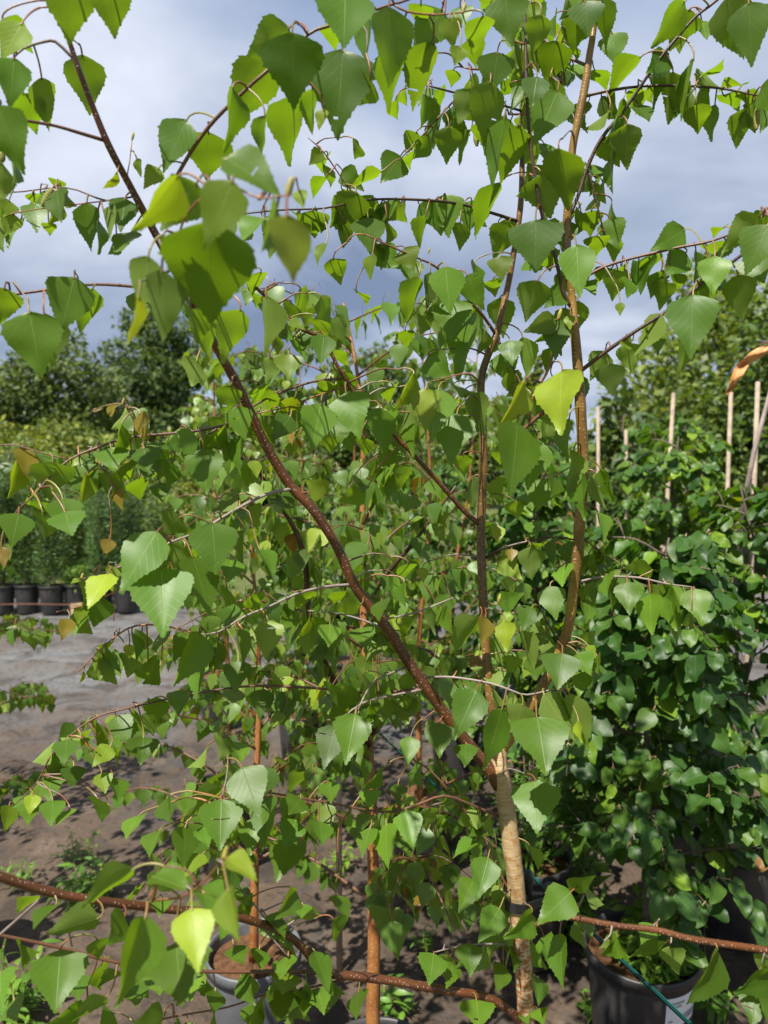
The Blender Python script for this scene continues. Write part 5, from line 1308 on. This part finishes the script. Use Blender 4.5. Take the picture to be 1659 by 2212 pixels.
# ------------------------------------------------------------------ weeds
lance = tiny_leaf(LANCE_W, random.Random(9), .2, .45, .34)
oval = tiny_leaf(BEECH_W, random.Random(10), .2, .35, .55)
def weed(x, y, z, r, h, n_, seed, label, leaf=.045, tone=(.1, .55), tpl=None, group=None, flowers=0):
    rg = random.Random(seed)
    rt = empty('weed', (x, y, z)); tag(rt, label, 'weed', group)
    ps, Ms, lcs = [], [], []
    mb = MB()
    for s_ in range(max(3, n_ // 9)):
        a = rg.uniform(0, 6.28); q = r * rg.random() ** .7; hh = h * rg.uniform(.45, 1.05) * (1.1 - .5 * q / r)
        b0 = Vector((x + q * .3 * math.cos(a), y + q * .3 * math.sin(a), z - .004)); b1 = Vector((x + q * math.cos(a), y + q * math.sin(a), z + hh))
        md = (b0 + b1) / 2 + Vector((0, 0, hh * .12))
        dd = catmull([tuple(b0), tuple(md), tuple(b1)], .03)
        mb.tube([d[:3] for d in dd], list(np.linspace(.0016, .0007, len(dd))), 5, lc=(0, .9, 0))
        for k in range(9):
            p_ = Vector(dd[min(len(dd) - 1, int((.25 + .75 * k / 8) * (len(dd) - 1)))][:3])
            az = rg.uniform(0, 6.28)
            d = Vector((math.cos(az), math.sin(az), rg.uniform(-.1, .9)))
            sz = leaf * rg.uniform(.55, 1.2)
            ps.append(tuple(p_)); Ms.append(frame(d, Vector((rg.gauss(0, .3), rg.gauss(0, .3), 1)), sz))
            lcs.append((tone[0] + (tone[1] - tone[0]) * rg.random(), min(1, max(0, rg.gauss(.5, .15))), 0))
    mb.build('stem', M_PET, rt)
    o = link('foliage', scatter_mesh('foliage', tpl or lance, np.array(Ms), np.array(ps), np.array(lcs), [M_WEED]), rt)
    o['kind'] = 'stuff'
    return rt
def ground_weed(px, py, r, h, n_, seed, label, **k):
    q = ray_z(px, py, .015); return weed(q.x, q.y, .012, r, h, n_, seed, label, **k)
ground_weed(185, 1945, .15, .16, 150, 601, 'leafy weed clump sprouting from the brown ground beside the near limb', leaf=.055)
ground_weed(165, 1860, .10, .14, 110, 602, 'feathery weed just behind the leafy clump on the brown ground', leaf=.03)
ground_weed(45, 1905, .09, .10, 80, 603, 'small pale weed on the brown ground at the left edge', leaf=.03)
ground_weed(895, 1950, .03, .05, 27, 604, 'tiny seedling on the shaded fabric left of the tied trunk', leaf=.03, tpl=oval)
ground_weed(920, 2050, .05, .09, 45, 605, 'small upright seedling below the other one on the shaded fabric', leaf=.03)
ground_weed(715, 1700, .12, .2, 120, 606, 'bright green weed at the foot of the middle birches', leaf=.05)
ground_weed(940, 1800, .14, .2, 140, 607, 'sprawling green weed beside the green wire', leaf=.05)
ground_weed(720, 1880, .10, .14, 70, 608, 'little yellow-green weed near the peeling orange trunk', leaf=.04, tone=(.3, .8))
ground_weed(1540, 2190, .08, .12, 50, 609, 'thin weed on the ground right of the labelled pot', leaf=.05)
ground_weed(1275, 2195, .05, .08, 40, 610, 'small weed on the ground left of the labelled pot', leaf=.04)
ground_weed(1560, 1850, .16, .22, 130, 611, 'weed patch on the ground behind the labelled pot', leaf=.055)
ground_weed(840, 2190, .07, .10, 50, 612, 'pale weed on the fabric below the low birch branch', leaf=.05)
ground_weed(60, 2190, .16, .2, 120, 613, 'bright weed at the lower left corner under the birch leaves', leaf=.06)
for i, (dx, dy, s_) in enumerate(((.05, -.05, 1.0), (.085, .02, 1.0), (.0, -.085, .9), (.02, .05, 1.1), (.075, -.08, .9), (-.03, -.03, .8))):
    weed(BX + dx, BY + dy, .298, .065 * s_, .15 * s_, 100, 620 + i, 'green weed filling the top of the labelled pot', leaf=.04, group='weeds in the labelled pot', tpl=oval if i % 2 else lance)
for i, (px, py) in enumerate(((1522, 1966), (1498, 1948))):
    q = P(px, py, 2.0)
    fl = empty('daisy_flower', (q.x, q.y, .02)); tag(fl, 'white daisy-like flower above the weeds behind the labelled pot', 'flower', 'white flowers behind the labelled pot')
    mb = MB(); mb.tube([(q.x + .02, q.y + .02, 0), (q.x + .01, q.y + .01, q.z * .5), (q.x, q.y, q.z)], [.0015, .0012, .001], 5); mb.build('stem', M_WEED, fl)
    mb = MB()
    for k in range(12):
        a = k * 6.283 / 12
        d = Vector((math.cos(a), -.35, math.sin(a)))
        s_ = Vector((-math.sin(a), 0, math.cos(a)))
        mb.add([q, q + d * .008 + s_ * .0035, q + d * .016, q + d * .008 - s_ * .0035], [(0, 1, 2, 3)])
    mb.build('petal_ring', M_PETAL, fl)
    mb = MB(); mb.tube([q + Vector((0, .002, 0)), q - Vector((0, .004, 0)), q - Vector((0, .006, 0))], [.004, .0045, .002], 8); mb.build('flower_eye', M_YFLOWER, fl)
# grass blades round the pots
for i, (px, py) in enumerate(((1130, 1780), (1180, 1840), (1230, 1720))):
    q = P(px, py, 2.45)
    shrub('leafy_weed', q.x, q.y, max(.3, q.z), .42, 640 + i, ('dense narrow-leaved weed behind the pale trunk', 'narrow-leaved weed clump behind the strap', 'tall weed between the pale trunk and the glossy beech')[i], M_WEED, 420, .06, (.1, .6), z0=.0, stems=18, cat='weed')
print('OBJ', len(bpy.data.objects))
